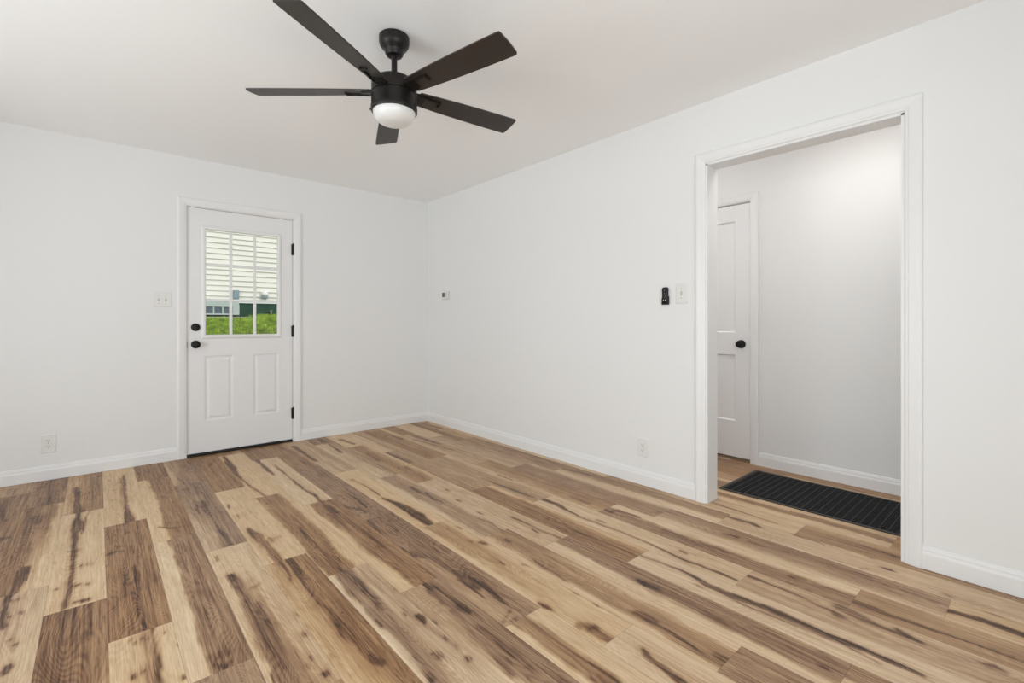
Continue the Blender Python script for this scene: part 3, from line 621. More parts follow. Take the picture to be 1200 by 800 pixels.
# ---------------------------------------------------------------- floor
def floor_material():
    m = bpy.data.materials.new('hickory_plank_floor')
    m.use_nodes = True
    nt = m.node_tree
    L = nt.links.new
    N = nt.nodes.new
    p = nt.nodes['Principled BSDF']
    at = N('ShaderNodeAttribute'); at.attribute_name = 'plank'
    sep = N('ShaderNodeSeparateColor'); L(at.outputs['Color'], sep.inputs[0])
    uv = N('ShaderNodeUVMap'); uv.uv_map = 'plank_uv'
    sxy = N('ShaderNodeSeparateXYZ'); L(uv.outputs[0], sxy.inputs[0])
    def math_(op, a, b=None, c=None):
        n = N('ShaderNodeMath'); n.operation = op
        for i, v in enumerate((a, b, c)):
            if v is None: continue
            if isinstance(v, (int, float)): n.inputs[i].default_value = v
            else: L(v, n.inputs[i])
        return n.outputs[0]
    seed = math_('MULTIPLY', sep.outputs[1], 37.0)
    # coordinates stretched along the plank, offset per plank
    def coords(sx, sy):
        c = N('ShaderNodeCombineXYZ')
        L(math_('MULTIPLY', sxy.outputs[0], sx), c.inputs[0])
        L(math_('MULTIPLY', sxy.outputs[1], sy), c.inputs[1])
        L(seed, c.inputs[2])
        return c.outputs[0]
    def noise(vec, scale, detail=4, rough=0.55, dist=0.0):
        n = N('ShaderNodeTexNoise'); n.inputs['Scale'].default_value = scale
        n.inputs['Detail'].default_value = detail; n.inputs['Roughness'].default_value = rough
        n.inputs['Distortion'].default_value = dist
        L(vec, n.inputs['Vector'])
        return n.outputs['Fac']
    fine = noise(coords(1.0, 0.035), 420, 3, 0.6)
    thread = noise(coords(1.0, 0.020), 170, 2, 0.5)
    strand = noise(coords(1.0, 0.018), 62, 3, 0.6, 0.3)
    med = noise(coords(1.0, 0.10), 60, 4, 0.6, 0.6)
    low = noise(coords(1.0, 0.22), 14, 3, 0.5, 1.2)
    # growth ring figure: bands of a smooth field, like cathedral grain
    field = noise(coords(1.0, 0.16), 7.5, 1.0, 0.4, 0.5)
    wob = noise(coords(1.0, 0.5), 60, 2, 0.5)
    ph = math_('ADD', math_('MULTIPLY', field, 250.0), math_('MULTIPLY', wob, 5.0))
    rings = math_('MULTIPLY_ADD', math_('SINE', ph), 0.5, 0.5)
    rings = math_('POWER', rings, 1.6)
    t = sep.outputs[0]
    t1 = math_('ADD', t, math_('MULTIPLY', math_('SUBTRACT', low, 0.5), 0.20))
    t2 = math_('ADD', t1, math_('MULTIPLY', math_('SUBTRACT', med, 0.5), 0.30))
    t3 = math_('ADD', t2, math_('MULTIPLY', math_('SUBTRACT', fine, 0.5), 0.30))
    t3 = math_('ADD', t3, math_('MULTIPLY', math_('SUBTRACT', thread, 0.5), math_('MULTIPLY_ADD', t, 0.80, 0.12)))
    t3 = math_('ADD', t3, math_('MULTIPLY', math_('SUBTRACT', strand, 0.5), math_('MULTIPLY_ADD', t, 0.30, 0.18)))
    amp = math_('MULTIPLY_ADD', t, 0.13, 0.03)
    t4 = math_('ADD', t3, math_('MULTIPLY', math_('SUBTRACT', rings, 0.35), amp))
    # small pin knots
    vo = N('ShaderNodeTexVoronoi'); vo.inputs['Scale'].default_value = 7.0
    L(coords(1.0, 0.55), vo.inputs['Vector'])
    kn = math_('SMOOTH_MIN', 1.0, math_('MULTIPLY', vo.outputs['Distance'], 34.0), 0.25)
    vc = N('ShaderNodeSeparateColor'); L(vo.outputs['Color'], vc.inputs[0])
    has = math_('GREATER_THAN', vc.outputs[0], 0.72)
    t5 = math_('ADD', t4, math_('MULTIPLY', math_('MULTIPLY', math_('SUBTRACT', 1.0, kn), has), 0.42))
    # plank seams (the last uv band before each plank edge)
    eu = math_('MINIMUM', sxy.outputs[0], math_('SUBTRACT', 0.18, sxy.outputs[0]))
    ev = math_('MINIMUM', sxy.outputs[1], math_('SUBTRACT', 1.22, sxy.outputs[1]))
    edge = math_('MINIMUM', eu, ev)
    seam = math_('SUBTRACT', 1.0, math_('MINIMUM', 1.0, math_('DIVIDE', edge, 0.0016)))
    ramp = N('ShaderNodeValToRGB')
    els = ramp.color_ramp.elements
    stops = RAMP
    els[0].position = stops[0][0]; els[0].color = srgb(*stops[0][1])
    els[1].position = stops[-1][0]; els[1].color = srgb(*stops[-1][1])
    for pos, c in stops[1:-1]:
        e = els.new(pos); e.color = srgb(*c)
    L(t5, ramp.inputs['Fac'])
    # slight warm / grey shift plank by plank
    hsv = N('ShaderNodeHueSaturation')
    L(ramp.outputs['Color'], hsv.inputs['Color'])
    L(math_('MULTIPLY_ADD', sep.outputs[1], 0.18, 0.98), hsv.inputs['Saturation'])
    L(math_('MULTIPLY_ADD', seam, -0.35, 1.0), hsv.inputs['Value'])
    L(hsv.outputs['Color'], p.inputs['Base Color'])
    L(math_('MULTIPLY_ADD', fine, 0.14, 0.36), p.inputs['Roughness'])
    p.inputs['Specular IOR Level'].default_value = 0.34
    b = N('ShaderNodeBump'); b.inputs['Strength'].default_value = 0.25; b.inputs['Distance'].default_value = 0.0012
    L(math_('SUBTRACT', math_('MULTIPLY', fine, 0.4), math_('MULTIPLY', seam, 0.9)), b.inputs['Height'])
    L(b.outputs['Normal'], p.inputs['Normal'])
    return m

RAMP = [(0.0, (226, 204, 174)), (0.2, (204, 177, 145)), (0.36, (178, 147, 115)), (0.52, (154, 123, 96)),
        (0.68, (116, 86, 65)), (0.84, (72, 50, 36)), (1.0, (40, 27, 20))]

FIG_W = 0.72

def plank_joint(k):
    return PLANK_JOINTS.get(k, (k * 0.43) % 1.22)

def build_floor():
    DU, DV = 26, 84
    verts, faces_n, tones, uvs = [], 0, [], []
    all_faces, all_uv, all_col = [], [], []
    base = 0
    vlist, flist, clist, uvlist = [], [], [], []
    figs = {}
    for k, n, t, w in FIGURE:
        figs.setdefault((k, n), []).append((t, w))
    for k in range(-8, 27):
        x0 = 0.028 + 0.18 * k
        if x0 > XH + 0.66 or x0 + 0.18 < XL - 0.1: continue
        o = plank_joint(k)
        for n in range(-6, 5):
            y0 = o + 1.22 * n
            y1 = y0 + 1.22
            if y1 < YBACK - 0.1 or y0 > YA + 0.1: continue
            rng = random.Random(k * 131 + n * 17 + 5)
            uu = np.linspace(0, 1, DU + 1)
            vv = np.linspace(0, 1, DV + 1)
            U, V = np.meshgrid(uu, vv)
            X = x0 + 0.18 * U
            Y = y0 + 1.22 * V
            s = [rng.uniform(0, 6.28) for _ in range(8)]
            def wv(f, i): return np.sin(Y * f + s[i] + 1.3 * np.sin(Y * f * 0.37 + s[(i + 3) % 8]))
            wu = 0.0065 * wv(7, 0) + 0.0035 * wv(19, 1) + 0.0018 * wv(47, 2)
            w2 = 0.0012 * wv(31, 3) + 0.001 * wv(73, 4)
            Uw = np.clip(U + wu / 0.18, 0, 1)
            pr = PLANK_TONES.get((k, n))
            if pr is None:
                a = rng.choice([0.2, 0.25, 0.4, 0.5, 0.52]); b = rng.choice([0.18, 0.35, 0.45, 0.5])
                c = rng.uniform(0.2, 0.8)
                pr = ([(0, a), (c - 0.06, a), (c + 0.06, b), (1, b)],) * 2
            near = np.interp(Uw, [q[0] for q in pr[0]], [q[1] for q in pr[0]])
            far = np.interp(Uw, [q[0] for q in pr[1]], [q[1] for q in pr[1]])
            vs = np.clip(V * 1.6 - 0.3, 0, 1)
            T = near * (1 - vs) + far * vs
            c_ = np.clip((T - 0.14) / 0.42, 0, 1); c_ = c_ * c_ * (3 - 2 * c_)
            c_ = c_ * c_ * (3 - 2 * c_)
            T = np.where((T > 0.14) & (T < 0.56), 0.45 * T + 0.55 * (0.14 + 0.42 * c_), T)
            Xq = X + wu * 0.25 + w2
            for t, pts in figs.get((k, n), []):
                best = np.full(X.shape, 9.0)
                wmax = max(q[2] for q in pts)
                for i in range(len(pts) - 1):
                    ax, ay, aw = pts[i]; bx, by, bw = pts[i + 1]
                    dx, dy = bx - ax, by - ay
                    L2 = dx * dx + dy * dy + 1e-9
                    h = np.clip(((Xq - ax) * dx + (Y - ay) * dy) / L2, 0, 1)
                    # longitudinal distances count half: marks stretch along the grain
                    d = np.hypot(Xq - (ax + h * dx), (Y - (ay + h * dy)) * 0.8)
                    wd_ = (aw + (bw - aw) * h) * 0.5 * FIG_W * (1 + 0.28 * wv(11, 5) + 0.12 * wv(37, 6)) * (0.75 if len(pts) == 2 and wmax < 0.022 else 1.0)
                    best = np.minimum(best, d - wd_)
                soft = (0.0020 if t > 0.7 else 0.005) + 0.07 * wmax
                t = 0.5 + (t - 0.5) * 0.82 if t > 0.5 else t
                mk = np.clip(0.5 - best / (2 * soft), 0, 1)
                mk = mk * mk * (3 - 2 * mk)
                glow = np.exp(-np.clip(best, 0, 1) / 0.010) * 0.22 * (t - T).clip(0, 1)
                T = T * (1 - mk) + t * mk + glow * (1 - mk)
            # clip the plank to the outer rectangle
            X = np.clip(X, XL - 0.05, XH + 0.68)
            Y = np.clip(Y, YBACK - 0.05, YA + 0.03)
            nv = (DU + 1) * (DV + 1)
            co = np.stack([X, Y, np.zeros_like(X)], -1).reshape(-1, 3)
            vlist.append(co)
            seedv = rng.random()
            c4 = np.stack([T, np.full_like(T, seedv), np.zeros_like(T), np.ones_like(T)], -1).reshape(-1, 4)
            clist.append(c4)
            # real plank position even where it is cut by a wall
            uvp = np.stack([X - x0, Y - y0], -1).reshape(-1, 2)
            idx = np.arange(nv).reshape(DV + 1, DU + 1)
            q = np.stack([idx[:-1, :-1], idx[:-1, 1:], idx[1:, 1:], idx[1:, :-1]], -1).reshape(-1, 4)
            P = co[q]
            area = np.abs((P[:, 1, 0] - P[:, 0, 0]) * (P[:, 3, 1] - P[:, 0, 1]))
            q = q[area > 1e-9]
            flist.append(q + base)
            uvlist.append(uvp)
            base += nv
    V_ = np.concatenate(vlist); F_ = np.concatenate(flist); C_ = np.concatenate(clist); UVv = np.concatenate(uvlist)
    # drop unused vertices
    used = np.zeros(len(V_), bool); used[F_.ravel()] = True
    remap = np.cumsum(used) - 1
    V_, C_, UVv = V_[used], C_[used], UVv[used]
    F_ = remap[F_]
    me = bpy.data.meshes.new('floor')
    me.vertices.add(len(V_)); me.vertices.foreach_set('co', V_.astype(np.float32).ravel())
    me.loops.add(F_.size); me.loops.foreach_set('vertex_index', F_.astype(np.int32).ravel())
    me.polygons.add(len(F_))
    me.polygons.foreach_set('loop_start', np.arange(0, F_.size, 4, dtype=np.int32))
    me.polygons.foreach_set('loop_total', np.full(len(F_), 4, dtype=np.int32))
    me.update(calc_edges=True)
    ca = me.attributes.new('plank', 'FLOAT_COLOR', 'POINT')
    ca.data.foreach_set('color', C_.astype(np.float32).ravel())
    uvl = me.uv_layers.new(name='plank_uv')
    uvl.data.foreach_set('uv', UVv[F_.ravel()].astype(np.float32).ravel())
    return struct(link_mesh('floor', me, floor_material()))
build_floor()

# ---------------------------------------------------------------- shell
def wall(name, boxes, m='wall'):
    mb = MB()
    for b in boxes: mb.box(*b)
    return struct(mb.build(name, M[m]))

DX0, DX1, DZ = 0.538, 1.366, 2.052         # rough opening of the exterior door
TA = 0.14
wall('wall_far', [(XL - 0.2, DX0, YA, YA + TA, -0.2, H + 0.05), (DX1, XH + 0.2, YA, YA + TA, -0.2, H + 0.05), (DX0, DX1, YA, YA + TA, DZ, H + 0.05)])
wall('wall_right', [(XB, XB + TH, YBACK, OPEN_Y0, 0, H), (XB, XB + TH, OPEN_Y1, YA, 0, H), (XB, XB + TH, OPEN_Y0, OPEN_Y1, OPEN_Z, H)])
WL = (1.40, 3.10, 0.45, 2.10)
WN = (-1.00, 0.90, 0.45, 2.10)  # unseen second left window, added for more fill light
wall('wall_left', [(XL - 0.12, XL, YBACK - 0.12, WN[0], -0.2, H), (XL - 0.12, XL, WN[1], WL[0], -0.2, H), (XL - 0.12, XL, WL[1], YA, -0.2, H)]
     + [(XL - 0.12, XL, w[0], w[1], -0.2, w[2]) for w in (WL, WN)] + [(XL - 0.12, XL, w[0], w[1], w[3], H) for w in (WL, WN)])
WK = (-0.90, 1.20, 0.14, 2.10)  # unseen back window, sill dropped so its lamp reaches the ceiling
wall('wall_back', [(XL, WK[0], YBACK - 0.12, YBACK, -0.2, H), (WK[1], XH + 0.2, YBACK - 0.12, YBACK, -0.2, H), (WK[0], WK[1], YBACK - 0.12, YBACK, -0.2, WK[2]), (WK[0], WK[1], YBACK - 0.12, YBACK, WK[3], H)])
HD = (1.560, 2.335, 2.046)                   # hallway door opening
wall('wall_hall', [(XH, XH + 0.1, YBACK, HD[0], 0, H), (XH, XH + 0.1, HD[1], YA, 0, H), (XH, XH + 0.1, HD[0], HD[1], HD[2], H)])
wall('ceiling', [(XL - 0.2, XH + 0.2, YBACK - 0.2, YA + TA, H, H + 0.08)], 'ceiling')
# closet behind the hallway door so no daylight leaks round the slab
wall('wall_closet', [(XH + 0.6, XH + 0.65, 1.2, 2.7, 0, H), (XH + 0.1, XH + 0.6, 1.2, 1.25, 0, H), (XH + 0.1, XH + 0.6, 2.65, 2.7, 0, H)])

# lining of the cased opening
mb = MB()
J = 0.012
mb.box(XB - 0.003, XB + TH + 0.003, OPEN_Y0 - J, OPEN_Y0 + 0.004, 0.001, OPEN_Z)
mb.box(XB - 0.003, XB + TH + 0.003, OPEN_Y1 - 0.004, OPEN_Y1 + J, 0.001, OPEN_Z)
mb.box(XB - 0.003, XB + TH + 0.003, OPEN_Y0 - J, OPEN_Y1 + J, OPEN_Z - 0.008, OPEN_Z + J)
struct(mb.build('trim_1', M['trim']))
casing('trim_2', 'B', OPEN_Y0 - 0.010, OPEN_Y1 + 0.008, 0.001, OPEN_Z + 0.006)
casing('trim_3', 'BH', OPEN_Y0 - 0.010, OPEN_Y1 + 0.008, 0.001, OPEN_Z + 0.006)
casing('trim_4', 'A', 0.549 - 0.004, 1.366 + 0.004, 0.001, 2.050)
casing('trim_5', 'F', HD[0] + 0.001, HD[1], 0.001, HD[2] + 0.002)

baseboard('baseboard_far', 'A', [(XL, 0.483), (1.432, XB)])
baseboard('baseboard_right', 'B', [(YBACK, 0.390), (1.458, YA)])
baseboard('baseboard_left', 'L', [(YBACK, YA)])
baseboard('baseboard_back', 'K', [(XL, XB)])
baseboard('baseboard_hall', 'F', [(YBACK, HD[0] - 0.062), (HD[1] + 0.062, YA)])
baseboard('baseboard_inner', 'BH', [(YBACK, 0.390), (1.458, YA)])

def window(name, kind, a, b, c, e):
    """double sash window with frame, sill and glass"""
    fr = wall_frame(kind)
    def bx(mb, u0, u1, d0, d1, z0, z1):
        p, q = fr(u0, d0, z0), fr(u1, d1, z1)
        mb.box(min(p[0], q[0]), max(p[0], q[0]), min(p[1], q[1]), max(p[1], q[1]), z0, z1)
    w = empty(name, fr((a + b) / 2, -0.05, c))
    w['kind'] = 'structure'
    inv = Matrix.Translation(w.location).inverted()
    mb = MB()
    f = 0.045
    for (u0, u1, z0, z1) in ((a, a + f, c, e), (b - f, b, c, e), (a + f, b - f, c, c + f), (a + f, b - f, e - f, e), (a + f, b - f, (c + e) / 2 - 0.02, (c + e) / 2 + 0.02), ((a + b) / 2 - 0.03, (a + b) / 2 + 0.03, c + f, e - f)):
        bx(mb, u0, u1, -0.09, -0.04, z0, z1)
    o = mb.build('window_frame', M['trim']); o.parent = w; o.matrix_parent_inverse = inv
    mb = MB(); bx(mb, a - 0.02, b + 0.02, -0.04, 0.03, c - 0.02, c + 0.004)
    o = mb.build('window_sill', M['trim']); o.parent = w; o.matrix_parent_inverse = inv
    mb = MB(); bx(mb, a + f * 0.5, b - f * 0.5, -0.067, -0.063, c + f * 0.5, e - f * 0.5)
    o = mb.build('glass_pane', M['glass']); o.parent = w; o.matrix_parent_inverse = inv
window('window_1', 'L', *WL)
window('window_2', 'K', *WK)
window('added_window_3', 'L', *WN)
casing('trim_6', 'L', WL[0], WL[1], WL[2], WL[3], four=True)
casing('trim_10', 'L', WN[0], WN[1], WN[2], WN[3], four=True)
casing('trim_7', 'K', WK[0], WK[1], WK[2], WK[3], four=True)

# ---------------------------------------------------------------- exterior door
GX0, GX1, GZ0, GZ1 = 0.678, 1.230, 0.998, 1.872
door = panel_slab('door_1', 'A', 0.5475, 1.3575, 0.024, 2.0405, 0.042, [(GX0 - 0.012, GX1 + 0.012, GZ0 - 0.012, GZ1 + 0.012)],
                  [(0.670, 0.878, 0.284, 0.822), (1.034, 1.242, 0.284, 0.822)], M['door'], face=-0.006)
struct(door)
FD = YA + 0.006     # y of the slab's inner face
# jamb lining
mb = MB()
mb.box(DX0 - 0.004, 0.5445, YA + 0.001, YA + TA, 0.001, 2.046)
mb.box(1.3605, DX1 + 0.004, YA + 0.001, YA + TA, 0.001, 2.046)
mb.box(DX0 - 0.004, DX1 + 0.004, YA + 0.001, YA + TA, 2.0435, 2.060)
mb.box(0.5445, 0.556, YA + 0.052, YA + 0.064, 0.001, 2.0435)
mb.box(1.349, 1.3605, YA + 0.052, YA + 0.064, 0.001, 2.0435)
mb.box(0.5445, 1.3605, YA + 0.052, YA + 0.064, 2.03, 2.0435)
struct(mb.build('trim_8', M['trim']))
# lite frame: moulded border rings on the inner face and a plain one outside
def border(name, inner, steps, parent, m):
    a, b, c, e = inner
    mb = MB()
    rings = []
    for (u, z, su, sz) in [(a, c, -1, -1), (a, e, -1, 1), (b, e, 1, 1), (b, c, 1, -1)]:
        rings.append([(u + su * w, FD - d, z + sz * w) for w, d in steps])
    vr = [[mb.bm.verts.new(p) for p in r] for r in rings]
    n = len(steps)
    for i in range(4):
        A_, B_ = vr[i], vr[(i + 1) % 4]
        for j in range(n):
            k = (j + 1) % n
            mb.bm.faces.new((A_[j], A_[k], B_[k], B_[j]))
    return mb.build(name, m, parent)
border('lite_frame', (GX0, GX1, GZ0, GZ1), [(0, -0.018), (0, 0.004), (0.004, 0.009), (0.012, 0.011), (0.022, 0.010), (0.030, 0.005), (0.034, 0.0), (0.011, 0.0), (0.011, -0.018)], door, M['trim'])
mb = MB()
gw = (GX1 - GX0) / 3; gh = (GZ1 - GZ0) / 3
for i in (1, 2):
    x = GX0 + gw * i
    mb.box(x - 0.0115, x + 0.0115, FD + 0.003, FD + 0.016, GZ0, GZ1, 0.003, 2)
for i in (1, 2):
    z = GZ0 + gh * i
    mb.box(GX0, GX1, FD + 0.0035, FD + 0.0155, z - 0.0105, z + 0.0105, 0.003, 2)
mb.build('muntin_grid', M['trim'], door)
MB().box(GX0 - 0.010, GX1 + 0.010, FD + 0.018, FD + 0.022, GZ0 - 0.010, GZ1 + 0.010).build('glass_pane', M['glass'], door)
# door hardware
def door_knob(parent, base, direction, m):
    """rosette, neck and round knob growing from base along direction (-Y or -X)"""
    ax = 'Y' if direction[1] else 'X'
    sgn = direction[1] or direction[0]
    f = lambda pr: [(r, h * sgn) for r, h in pr]
    k = MB().lathe(f([(0, 0), (0.033, 0), (0.033, 0.004), (0.030, 0.008), (0.020, 0.011), (0.012, 0.014), (0.0115, 0.020), (0.018, 0.023),
                      (0.026, 0.028), (0.0295, 0.035), (0.0290, 0.042), (0.025, 0.048), (0.016, 0.052), (0.0, 0.0535)]), 40, ax, base)
    return k.build('door_knob', m, parent, smooth=True)
def deadbolt(parent, base, m):
    k = MB().lathe([(0, 0), (0.032, 0), (0.032, -0.007), (0.029, -0.012), (0.022, -0.014), (0, -0.014)], 40, 'Y', base)
    d = k.build('deadbolt', m, parent, smooth=True)
    MB().box(base[0] - 0.005, base[0] + 0.005, base[1] - 0.026, base[1] - 0.013, base[2] - 0.015, base[2] + 0.015, 0.002, 2).build('thumb_turn', m, d)
deadbolt(door, (0.607, FD, 1.061), M['black'])
door_knob(door, (0.608, FD, 0.920), (0, -1, 0), M['black'])
for zc in (1.772, 1.019, 0.262):
    h = MB()
    h.lathe([(0, -0.051), (0.0068, -0.051), (0.0068, 0.051), (0, 0.051)], 16, 'Z', (1.3600, YA - 0.004, zc))
    h.lathe([(0, 0.051), (0.005, 0.051), (0.006, 0.054), (0.004, 0.058), (0, 0.059)], 12, 'Z', (1.3600, YA - 0.004, zc))
    h.box(1.3475, 1.3605, YA - 0.001, YA + 0.0075, zc - 0.05, zc + 0.05)
    h.build('hinge', M['black'], door, smooth=True)
MB().box(0.5450, 0.5485, YA - 0.002, YA + 0.012, 0.893, 0.948).build('strike_plate', M['black'], door)
MB().box(0.5485, 1.3565, YA - 0.004, YA + 0.052, 0.0015, 0.0255, 0.003, 1).build('bottom_sweep', M['rubber_and_gap_shade'], door)

mb = MB()
mb.box(0.5446, 0.5474, YA + 0.012, YA + 0.045, 0.026, 2.0434)
mb.box(1.3577, 1.3604, YA + 0.012, YA + 0.045, 0.026, 2.0434)
mb.box(0.5446, 1.3604, YA + 0.012, YA + 0.045, 2.0407, 2.0434)
mb.build('gap_shade_strip', M['rubber_and_gap_shade'], door)  # black strips put in the door gap to draw its dark shadow line

# ---------------------------------------------------------------- hallway door
hdoor = panel_slab('door_2', 'F', HD[0] + 0.006, HD[1] - 0.006, 0.028, HD[2] - 0.010, 0.036, [],
                   [(1.681, 2.214, 1.020, 1.908), (1.681, 2.214, 0.315, 0.843)], M['door'], style='shaker', face=-0.004)
struct(hdoor)
door_knob(hdoor, (XH + 0.004, 1.632, 0.929), (-1, 0, 0), M['black'])
mb = MB()
mb.box(XH + 0.001, XH + 0.1, HD[0] - 0.002, HD[0] + 0.003, 0.001, HD[2] - 0.001)
mb.box(XH + 0.001, XH + 0.1, HD[1] - 0.003, HD[1] + 0.002, 0.001, HD[2] - 0.001)
mb.box(XH + 0.001, XH + 0.1, HD[0] - 0.002, HD[1] + 0.002, HD[2] - 0.003, HD[2] + 0.002)
mb.box(XH + 0.045, XH + 0.057, HD[0] + 0.003, HD[0] + 0.014, 0.001, HD[2] - 0.003)
mb.box(XH + 0.045, XH + 0.057, HD[0] + 0.003, HD[1] - 0.003, HD[2] - 0.014, HD[2] - 0.003)
struct(mb.build('trim_9', M['trim']))

# ---------------------------------------------------------------- wall plates
def plate_frame(kind, u, z):
    """an Empty on the wall whose local +Y points out of the wall"""
    if kind == 'A':
        e = empty('x', (u, YA, z), PI)       # local x = -world x
    else:
        e = empty('x', (XB, u, z), PI / 2)   # local +Y = -world X
    return e

def plate_mesh(parent, w, h, m, rim=0.004):
    mb = MB()
    st = [(0, 0.0), (0, 0.0018), (0.0018, 0.0042), (0.004, 0.0052)]
    rings = []
    for ins, d in st:
        a, b = w / 2 - ins, h / 2 - ins
        c = 0.004
        rings.append([(-a + c, d, -b), (a - c, d, -b), (a, d, -b + c), (a, d, b - c), (a - c, d, b), (-a + c, d, b), (-a, d, b - c), (-a, d, -b + c)])
    mb.ring_loft(rings)
    return mb.build('cover_plate', m, parent)

def screw(parent, x, z):
    s = MB().lathe([(0, 0.0048), (0.0032, 0.0048), (0.0030, 0.0060), (0.0012, 0.0064), (0, 0.0064)], 14, 'Y', (x, 0, z))
    s.build('screw', M['screw'], parent)

def outlet(kind, u, z, label, w=0.070, h=0.115):
    e = plate_frame(kind, u, z); e.name = 'power_outlet'
    tag(e, label, 'outlet')
    plate_mesh(e, w, h, M['plate'])
    for s in (-1, 1):
        zc = s * 0.0195
        mb = MB()
        pts = []
        for i in range(24):
            a = 2 * PI * i / 24
            pts.append((0.0172 * math.cos(a), max(-0.0132, min(0.0132, 0.0172 * math.sin(a)))))
        mb.ring_loft([[(px, 0.0045, zc + pz) for px, pz in pts], [(px, 0.0072, zc + pz) for px, pz in pts], [(px * 0.94, 0.0080, zc + pz * 0.94) for px, pz in pts]])
        r = mb.build('receptacle', M['plate'], e)
        sl = MB()
        sl.box(-0.0075, -0.0053, 0.0078, 0.0083, zc - 0.001, zc + 0.0085)
        sl.box(0.0053, 0.0075, 0.0078, 0.0083, zc, zc + 0.0075)
        sl.lathe([(0, 0.0078), (0.0026, 0.0078), (0.0026, 0.0083), (0, 0.0083)], 14, 'Y', (0, 0, zc - 0.0068))
        sl.build('socket_slot', M['slot'], r)
    screw(e, 0, 0)
    return e

def toggle_switch(kind, u, z, label, gangs, w, h=0.118):
    e = plate_frame(kind, u, z); e.name = 'light_switch'
    tag(e, label, 'light switch')
    plate_mesh(e, w, h, M['plate'])
    for g in range(gangs):
        xc = (g - (gangs - 1) / 2) * 0.046
        fr = MB(); fr.box(xc - 0.0055, xc + 0.0055, 0.0045, 0.0062, -0.0125, 0.0125, 0.0008, 1)
        f = fr.build('switch_collar', M['screw'], e)
        t = MB()
        t.ring_loft([[(xc - 0.0042, 0.005, -0.006), (xc + 0.0042, 0.005, -0.006), (xc + 0.0042, 0.005, 0.006), (xc - 0.0042, 0.005, 0.006)],
                     [(xc - 0.0034, 0.018, 0.004), (xc + 0.0034, 0.018, 0.004), (xc + 0.0034, 0.018, 0.0095), (xc - 0.0034, 0.018, 0.0095)]])
        t.build('toggle_lever', M['plate'], e)
        for s in (-1, 1): screw(e, xc, s * 0.030)
    return e

outlet('A', -0.258, 0.254, 'white double power outlet low on the wall left of the glazed exterior door', 0.082, 0.130)
outlet('B', 1.838, 0.251, 'white double power outlet low on the long wall left of the cased opening', 0.080, 0.122)
toggle_switch('A', 0.385, 1.279, 'wide white two-toggle light switch left of the glazed exterior door', 2, 0.122)
toggle_switch('B', 1.555, 1.283, 'white single light switch between the black remote and the cased opening', 1, 0.080, 0.126)

# thermostat
e = plate_frame('B', 4.243, 1.388); e.name = 'thermostat'
tag(e, 'small white thermostat with dark display near the far corner', 'thermostat')
MB().box(-0.062, 0.062, 0.0, 0.005, -0.046, 0.046, 0.002, 2).build('back_plate', M['plate'], e)
MB().box(-0.056, 0.056, 0.005, 0.027, -0.041, 0.041, 0.006, 3).build('housing', M['plate'], e)
MB().box(-0.006, 0.042, 0.0262, 0.0282, -0.020, 0.028, 0.0008, 1).build('display', M['lcd'], e)
for i, zc in enumerate((0.016, -0.010)):
    MB().box(-0.040, -0.022, 0.0262, 0.0288, zc - 0.007, zc + 0.007, 0.001, 1).build('button', M['screw'], e)

# fan remote in its wall cradle
e = plate_frame('B', 1.664, 1.2735); e.name = 'fan_remote'
tag(e, 'slim black fan remote in a wall cradle beside the single light switch', 'remote control')
mb = MB()
sh = []
for i in range(28):
    a = 2 * PI * i / 28
    cx, cz = math.cos(a), math.sin(a)
    r = lambda v, p: math.copysign(abs(v) ** p, v)
    sh.append((0.0205 * r(cx, 0.35), 0.055 * r(cz, 0.42)))
waist = lambda z: 1.0 - 0.10 * math.exp(-((z - 0.008) / 0.018) ** 2)
rings = []
for k_, d in ((1.0, 0.006), (1.0, 0.015), (0.93, 0.020), (0.80, 0.0215)):
    rings.append([(px * waist(pz) * k_ , d, pz * (1 - (1 - k_) * 0.45)) for px, pz in sh])
mb.ring_loft(rings)
rb = mb.build('remote_body', M['black'], e, smooth=True)
mb = MB()
mb.box(-0.0235, 0.0235, 0.0, 0.0065, -0.058, -0.004, 0.004, 3)
mb.box(-0.0235, 0.0235, 0.005, 0.0175, -0.0585, -0.052, 0.002, 2)
mb.box(-0.0235, -0.0205, 0.004, 0.0175, -0.058, -0.018, 0.001, 1)
mb.box(0.0205, 0.0235, 0.004, 0.0175, -0.058, -0.018, 0.001, 1)
mb.build('wall_cradle', M['black'], e)
greyb = mat('remote_button_grey', (0.10, 0.10, 0.10, 1), 0.4)
whiteb = mat('remote_print_white', (0.75, 0.75, 0.75, 1), 0.4)
for (bx_, bz_, rr, mm) in ((0, 0.033, 0.0050, greyb), (0, 0.014, 0.0042, greyb), (-0.008, 0.002, 0.0036, greyb), (0.008, 0.002, 0.0036, greyb), (0, -0.010, 0.0036, greyb), (-0.0065, -0.029, 0.0032, whiteb), (0.0065, -0.029, 0.0032, whiteb)):
    MB().lathe([(0, 0.0205), (rr, 0.0205), (rr * 0.9, 0.0232), (0, 0.0235)], 16, 'Y', (bx_, 0, bz_)).build('button', mm, e)

